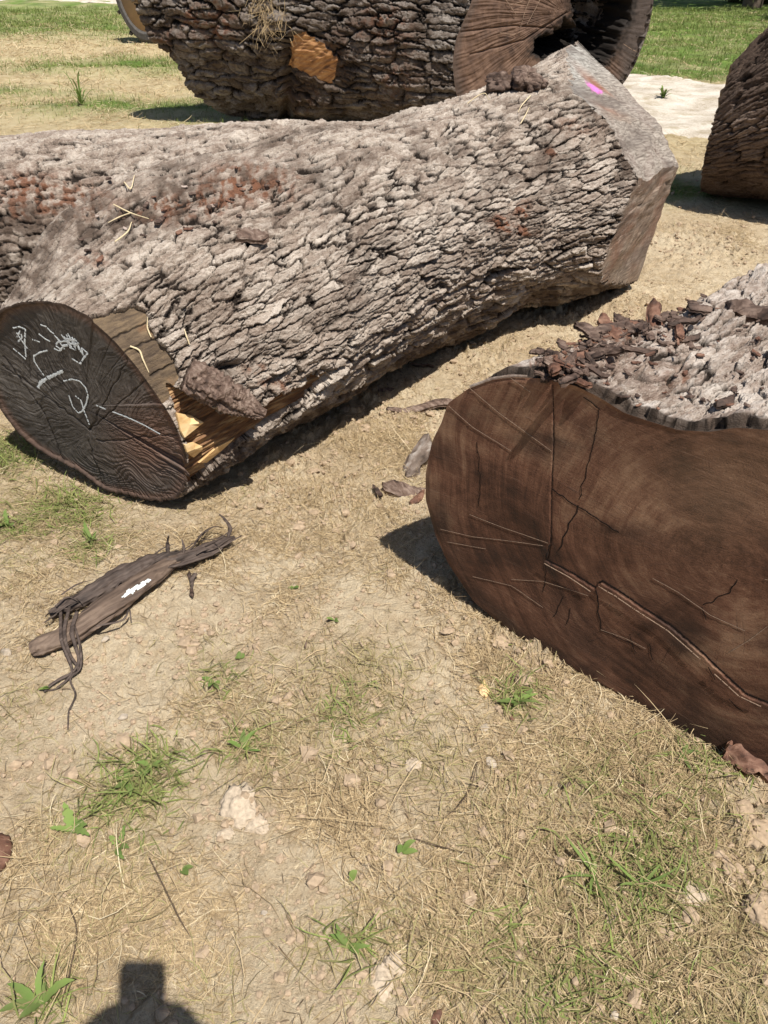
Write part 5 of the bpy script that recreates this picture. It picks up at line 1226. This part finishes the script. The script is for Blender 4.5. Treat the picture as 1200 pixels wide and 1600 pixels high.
for pts in [[(180, 322), (205, 335), (235, 345)], [(185, 385), (198, 365), (210, 350)], [(195, 288), (205, 298), (212, 276)], [(895, 320), (900, 345), (903, 368)], [(903, 310), (907, 335), (908, 362)], [(888, 335), (892, 350), (893, 366)], [(890, 400), (893, 412), (892, 428)], [(815, 195), (822, 182), (829, 170)],
            [(640, 163), (690, 156), (740, 155), (768, 158)], [(240, 530), (235, 518), (228, 500)], [(298, 540), (296, 530), (292, 520)], [(830, 150), (815, 165), (812, 178)], [(205, 335), (185, 342), (170, 350)]]:
    stalk('straw_stalk', [hp(*q) for q in pts], .0022, M['palestraw'], strawlb, 'straw', 'straw stalks on the forked log')
stalk('straw_stalk', [hp(207, 541, .004), hp(217, 550, .012), hp(228, 566, .014), hp(237, 585, .004)], .0028, M['palestraw'], 'curled pale strip on the bare wood beside the chalked end', 'straw')
# tuft of dry grass caught on the big log
o3 = hit(415, 20, [P3[::2, ::2]]); n_ = 230
ang = rng.normal(0, .5, n_); st_ = o3 + np.stack([rng.normal(0, .09, n_), rng.normal(-.04, .03, n_), rng.normal(.02, .13, n_)], -1)
en_ = st_ + np.stack([rng.normal(0, .06, n_), rng.normal(-.05, .03, n_), rng.normal(-.06, .05, n_)], -1)
wv = np.stack([rng.uniform(.0015, .003, n_), 0 * ang, rng.normal(0, .002, n_)], -1)
V = np.stack([st_ - wv, st_ + wv, en_ + wv * .4, en_ - wv * .4], 1).reshape(-1, 3); F = np.arange(4 * n_).reshape(-1, 4)
tag(mesh('dry_grass_tuft', V, F, M['straw'], None, {'rnd': np.repeat(rng.uniform(.0, .55, n_), 4)}, True, o3), 'hanging tuft of dry grass caught on the bark of the hollow log', 'dry grass', None, 'stuff')

# ------------------------------------------------------------------ wheeled machine behind, trees
def ring_prof(prof, n=72):
    """prof list of (radius, x) closed loop, revolved about the x axis"""
    a = np.arange(n) / n * 2 * np.pi; pr = np.array(prof)
    P_ = np.stack([np.broadcast_to(pr[:, 1][None], (n, len(pr))), pr[:, 0][None] * np.cos(a)[:, None], pr[:, 0][None] * np.sin(a)[:, None]], -1)
    P_ = np.concatenate([P_, P_[:1]], 0); return P_.reshape(-1, 3), gridF(n + 1, len(pr), True)
def boxm(c, s):
    c = np.asarray(c); s = np.asarray(s) / 2; sg = np.array([(a, b, d) for a in (-1, 1) for b in (-1, 1) for d in (-1, 1)])
    V = c + sg * s; F = np.array([(0, 1, 3, 2), (4, 6, 7, 5), (0, 4, 5, 1), (2, 3, 7, 6), (0, 2, 6, 4), (1, 5, 7, 3)]); return V, F
wc = g(205, 62); Wd = 16.6; wc = np.array([-4.22, Wd, 0])
ldr = empty('wheel_loader', wc + np.array([1.6, -1.0, 0]), 'parked loader behind the hollow log showing its tan rimmed front wheel', 'loader')
yaw = math.radians(48); RY = euler(0, 0, yaw); RAD = .86
def lp(v): return (np.asarray(v) @ RY.T) + wc + np.array([0, 0, 0])
for (wx, wy) in ((0, 0), (2.0, 0), (0, -2.9), (2.0, -2.9)):
    sgn = -1 if wx == 0 else 1
    V, F = ring_prof([(.64, -.17), (.70, -.21), (.79, -.21), (.84, -.17), (.86, -.06), (.86, .06), (.84, .17), (.79, .21), (.70, .21), (.64, .17)])
    LV, LF = [V], [F]; off = len(V)
    for i in range(26):
        a = i / 26 * 6.283; Vb, Fb = boxm((.10 * (1 if i % 2 else -1), 0, .875), (.22, .06, .05)); Vb = Vb @ euler(0, 0, .5 * (1 if i % 2 else -1)).T @ euler(a, 0, 0).T
        LV.append(Vb); LF.append(Fb + off); off += 8
    mesh('tyre', lp(np.vstack(LV) + np.array([wx, wy, RAD])), np.vstack(LF), M['tyre'], ldr, None, False)
    V, F = ring_prof([(.665, sgn * .185), (.63, sgn * .17), (.58, sgn * .10), (.30, sgn * .05), (.06, sgn * .05), (.0, sgn * .05)], 48)
    mesh('rim', lp(V + np.array([wx, wy, RAD])), F, M['rim'], ldr)
for nm, c_, s_, mt in [('axle', (1, 0, RAD), (1.8, .16, .16), 'darksteel'), ('axle', (1, -2.9, RAD), (1.8, .16, .16), 'darksteel'), ('chassis', (1, -1.45, 1.05), (.9, 4.2, .5), 'steel'), ('engine_hood', (1, -3.2, 1.75), (1.3, 1.6, .9), 'steel'), ('cab', (1, -1.7, 2.1), (1.3, 1.3, 1.6), 'glass'), ('cab_roof', (1, -1.7, 2.96), (1.5, 1.5, .12), 'steel')]:
    V, F = boxm(c_, s_); mesh(nm, lp(V), F, M[mt], ldr, None, False)

def tree(x, y, hgt_, rad, seed, label):
    r = np.random.default_rng(seed); z0 = gz(x, y)
    root = empty('tree', (x, y, z0), label, 'tree', 'trees beyond the lawn')
    tr = limbtube([(x, y, z0 - .1), (x + .1, y, z0 + hgt_ * .3), (x - .1, y + .1, z0 + hgt_ * .6), (x, y, z0 + hgt_ * .9)], [.28, .22, .14, .04], 14, 40, seed, .08)
    tube_obj('trunk', tr, M['trunk'], root)
    for i in range(6):
        a = r.uniform(0, 6.28); h_ = hgt_ * r.uniform(.25, .6); s_ = np.array([x, y, z0 + h_]); e_ = s_ + np.array([math.cos(a) * rad * .7, math.sin(a) * rad * .7, rad * .35])
        tube_obj('limb', limbtube([s_, (s_ + e_) / 2 + np.array([0, 0, .2]), e_], [.10, .06, .02], 8, 16, seed + i, .08), M['trunk'], root)
    n = 7000; cl = r.normal(size=(60, 3)); cl /= np.linalg.norm(cl, axis=1, keepdims=True); cl *= r.uniform(.35, 1, (60, 1)) * np.array([rad, rad, hgt_ * .42]); cl += np.array([x, y, z0 + hgt_ * .58])
    c_ = cl[r.integers(0, 60, n)] + r.normal(0, .22 * rad, (n, 3)) * .9
    a = r.normal(size=(n, 3)); a /= np.linalg.norm(a, axis=1, keepdims=True); b = np.cross(a, r.normal(size=(n, 3))); b /= np.linalg.norm(b, axis=1, keepdims=True)
    s_ = r.uniform(.08, .17, n)[:, None]
    V = np.stack([c_ - a * s_, c_ - b * s_ * .5, c_ + a * s_, c_ + b * s_ * .5], 1).reshape(-1, 3)
    mesh('crown', V, np.arange(4 * n).reshape(-1, 4), M['treeleaf'], root, {'rnd': np.repeat(r.uniform(0, 1, n), 4)})
tree(13.2, 20.0, 7.5, 2.9, 1, 'leafy tree nearest the lawn at the upper right corner')
tree(10.6, 26.5, 8.0, 3.4, 2, 'leafy tree in the middle of the row beyond the lawn')
tree(6.5, 31.5, 8.0, 3.2, 3, 'leafy tree at the left end of the row beyond the lawn')
tree(17.5, 26.0, 9.0, 4.0, 4, 'tall leafy tree behind the corner tree')
def shrub(x, y, rx, rz, seed, label):
    r = np.random.default_rng(seed); n = 2600; c_ = r.normal(size=(n, 3)); c_ /= np.linalg.norm(c_, axis=1, keepdims=True); c_ *= r.uniform(.3, 1, (n, 1)) ** .5 * np.array([rx, rx * .6, rz]) * (1 + .25 * noise3(c_, 2.2, seed)[:, None]); c_ += np.array([x, y, rz * .75])
    a = r.normal(size=(n, 3)); a /= np.linalg.norm(a, axis=1, keepdims=True); b = np.cross(a, r.normal(size=(n, 3))); b /= np.linalg.norm(b, axis=1, keepdims=True); s_ = r.uniform(.06, .13, n)[:, None]
    V = np.stack([c_ - a * s_, c_ - b * s_ * .5, c_ + a * s_, c_ + b * s_ * .5], 1).reshape(-1, 3)
    root = empty('shrub', (x, y, gz(x, y)), label, 'shrub', 'shrubs under the far trees')
    mesh('foliage', V, np.arange(4 * n).reshape(-1, 4), M['treeleaf'], root, {'rnd': np.repeat(r.uniform(0, 1, n), 4)})
    tube_obj('stem', limbtube([(x, y, -.05), (x, y, .4), (x + .05, y, rz)], [.06, .05, .02], 8, 12, seed, .05), M['trunk'], root)
shrub(14.2, 27.6, 1.6, .9, 5, 'dark shrub under the far trees at the top right edge')
shrub(11.8, 28.4, 1.5, .8, 6, 'dark shrub under the far trees left of the edge shrub')
# ------------------------------------------------------------------ the photographer, whose phone throws the shadow at the bottom of the picture
XC = np.array([1.0, 0, 0]); UC = np.array([0, sP, cP]); FC = np.array([0, cP, -sP])
def L_(x, y, z): return CAM + XC * x + UC * y - FC * z          # phone space: right, up, towards the holder
def skin_obj(name, V, E, R, mat, parent, root=0, sub=2):
    me = bpy.data.meshes.new(name); off = np.array(parent.location)
    me.from_pydata([tuple(np.asarray(v) - off) for v in V], E, []); me.materials.append(mat)
    o = bpy.data.objects.new(name, me); COL.objects.link(o); o.parent = parent
    sk = o.modifiers.new('skin', 'SKIN'); sk.use_smooth_shade = True
    for i, r in enumerate(R):
        r = r if isinstance(r, tuple) else (r, r)
        me.skin_vertices[0].data[i].radius = r; me.skin_vertices[0].data[i].use_root = (i == root)
    ss = o.modifiers.new('sub', 'SUBSURF'); ss.levels = sub; ss.render_levels = sub
    return o
M['skin'] = flat_mat('skin', (.50, .30, .21), .08, 40, .6, .0005); M['shirt'] = flat_mat('shirt_cloth', (.16, .20, .27), .1, 80, .9, .001)
M['jeans'] = flat_mat('trouser_cloth', (.06, .075, .11), .15, 90, .9, .001); M['hair'] = flat_mat('hair', (.05, .032, .02), .3, 150, .7); M['shoe'] = flat_mat('shoe_leather', (.08, .055, .04), .2, 40, .6); M['phone'] = flat_mat('phone_case', (.02, .02, .022), .1, 30, .35)
per_ = empty('person', (0.02, -.42, 0), 'person behind the camera in shirt and trousers holding up a phone', 'person')
Vb, Eb, Rb = [], [], []
def add(p, r, link=None):
    Vb.append(np.asarray(p, float)); Rb.append(r)
    if link is not None: Eb.append((link, len(Vb) - 1))
    return len(Vb) - 1
pel = add((.02, -.42, .95), (.15, .11)); ch_ = add((.02, -.40, 1.18), (.14, .10), pel); ches = add((.02, -.39, 1.33), (.165, .105), ch_); nk = add((.02, -.375, 1.46), .062, ches); hb = add((.02, -.345, 1.545), .066, nk); hd_ = add((.02, -.315, 1.63), (.074, .092), hb); ht_ = add((.02, -.32, 1.69), (.066, .08), hd_); add((.02, -.325, 1.725), .04, ht_)
for sx in (-1, 1):
    hp_ = add((.02 + sx * .10, -.42, .88), .10, pel); kn = add((.02 + sx * .115, -.40, .49), .063, hp_); cf = add((.02 + sx * .118, -.42, .33), .060, kn); an = add((.02 + sx * .12, -.44, .09), .042, cf); add((.02 + sx * .13, -.33, .04), (.045, .03), an)
    sh = add((.02 + sx * .19, -.385, 1.385), .066, ches); el = add((.02 + sx * .31, -.26, 1.15), .048, sh)
    xe = -.069 if sx < 0 else .013
    wr = add(L_(xe + sx * .125, -.160, .055), .034, el); pm = add(L_(xe + sx * .066, -.125, .038), (.042, .024), wr)
    for fi, (fy, ln) in enumerate([(-.088, .9), (-.108, 1.0), (-.128, .95), (-.148, .78)]):
        k1 = add(L_(xe + sx * (.034 + .002 * fi), fy, .018 - .014), .0105, pm); k2 = add(L_(xe + sx * .016, fy + .004, -.011), .0092, k1); k3 = add(L_(xe - sx * .014 * ln, fy + .008, -.0125), .0085, k2); add(L_(xe - sx * .030 * ln, fy + .009, -.0115), .007, k3)
    t1 = add(L_(xe + sx * .018, -.128, .036), .0125, pm); t2 = add(L_(xe + sx * .002, -.108, .034), .0105, t1); add(L_(xe - sx * .016, -.095, .028), .0088, t2)
skin_obj('body', Vb, Eb, Rb, M['skin'], per_)
def garment(name, ids, grow, mat):
    ids = list(ids); mp_ = {a: i for i, a in enumerate(ids)}
    E_ = [(mp_[a], mp_[b]) for a, b in Eb if a in mp_ and b in mp_]
    R_ = [tuple(c + grow for c in (Rb[a] if isinstance(Rb[a], tuple) else (Rb[a], Rb[a]))) for a in ids]
    return skin_obj(name, [Vb[a] for a in ids], E_, R_, mat, per_)
nper = 5 + 2 + 2 + 16 + 3
i0 = 8; i1 = 8 + nper
garment('shirt', [1, 0, 2, i0 + 5, i0 + 6, i1 + 5, i1 + 6], .014, M['shirt'])
garment('trousers', [0, i0, i0 + 1, i0 + 2, i0 + 3, i1, i1 + 1, i1 + 2, i1 + 3], .012, M['jeans'])
for a in (i0, i1): garment('shoe', [a + 3, a + 4], .016, M['shoe'])
hc = np.array([.02, -.335, 1.655]); V, F = ICO4
cap = V * np.array([.088, .104, .105]) * (1 + .03 * noise3(V, 5, 3)[:, None]); keep = ~((V[:, 1] > .25) & (V[:, 2] < .35)) & (V[:, 2] > -.45)
Fk = F[keep[F].all(1)]; Vh, Fh, _ = compact(cap + hc, Fk, {}); mesh('hair', Vh, Fh, M['hair'], per_)
face_c = np.array([.02, -.235, 1.625])
V, F = rock(5, (.011, .018, .020), .02, 0); mesh('nose', V + face_c + np.array([0, .004, -.005]), F, M['skin'], per_)
for sx in (-1, 1):
    V, F = rock(6, (.012, .007, .008), .0, 0); mesh('eye', V + face_c + np.array([sx * .031, -.010, .018]), F, M['chalk'], per_)
    V, F = rock(7, (.008, .018, .030), .05, 0); mesh('ear', V + np.array([.02 + sx * .078, -.32, 1.625]), F, M['skin'], per_)
V, F = rock(8, (.022, .006, .006), .0, 0); mesh('mouth', V + face_c + np.array([0, -.006, -.045]), F, M['redchip'], per_)
# phone: rounded slab just behind the lens
import bmesh
bm = bmesh.new(); bmesh.ops.create_cube(bm, size=1); bmesh.ops.scale(bm, vec=(.083, .168, .0095), verts=bm.verts)
bmesh.ops.bevel(bm, geom=[e for e in bm.edges if abs(e.verts[0].co.z - e.verts[1].co.z) > .005], offset=.012, segments=5, affect='EDGES', profile=.5)
me = bpy.data.meshes.new('phone'); bm.to_mesh(me); bm.free(); me.materials.append(M['phone'])
ph = bpy.data.objects.new('phone', me); COL.objects.link(ph)
from mathutils import Matrix
Rm_ = Matrix(((XC[0], UC[0], -FC[0]), (XC[1], UC[1], -FC[1]), (XC[2], UC[2], -FC[2])))
pc = L_(-.0285, -.069, .020); ph.matrix_world = Matrix.Translation(pc) @ Rm_.to_4x4()
tag(ph, 'black phone held upright by the person behind the camera', 'phone')
# ------------------------------------------------------------------ light, camera
world = bpy.data.worlds.new("World"); scene.world = world; world.use_nodes = True
nt = world.node_tree; bg = nt.nodes['Background']
sky = nt.nodes.new('ShaderNodeTexSky'); sky.sky_type = 'NISHITA'; sky.sun_disc = False
sky.sun_elevation = SUN_EL; sky.sun_rotation = math.atan2(SUN[0], SUN[1])
nt.links.new(sky.outputs[0], bg.inputs[0]); bg.inputs[1].default_value = .07
sd = bpy.data.lights.new('sun', 'SUN'); sd.energy = 4.9; sd.angle = math.radians(.53); sd.color = (1, .955, .88)
so = bpy.data.objects.new('sun', sd); COL.objects.link(so)
from mathutils import Vector
so.rotation_euler = Vector(SUN).to_track_quat('Z', 'Y').to_euler()
cd = bpy.data.cameras.new('camera'); cam = bpy.data.objects.new('camera', cd); COL.objects.link(cam)
cam.location = (0, 0, H); cam.rotation_euler = (math.radians(90) - PITCH, 0, 0)
cd.sensor_fit = 'VERTICAL'; cd.sensor_height = 26.0 * 1600 / FPX; cd.lens = 26.0
cd.clip_start = .02; cd.clip_end = 500
scene.camera = cam
vs = scene.view_settings; vs.view_transform = 'Standard'; vs.look = 'None'; vs.gamma = 1; vs.exposure = 0.38; vs.use_curve_mapping = False
scene.cycles.max_bounces = 6
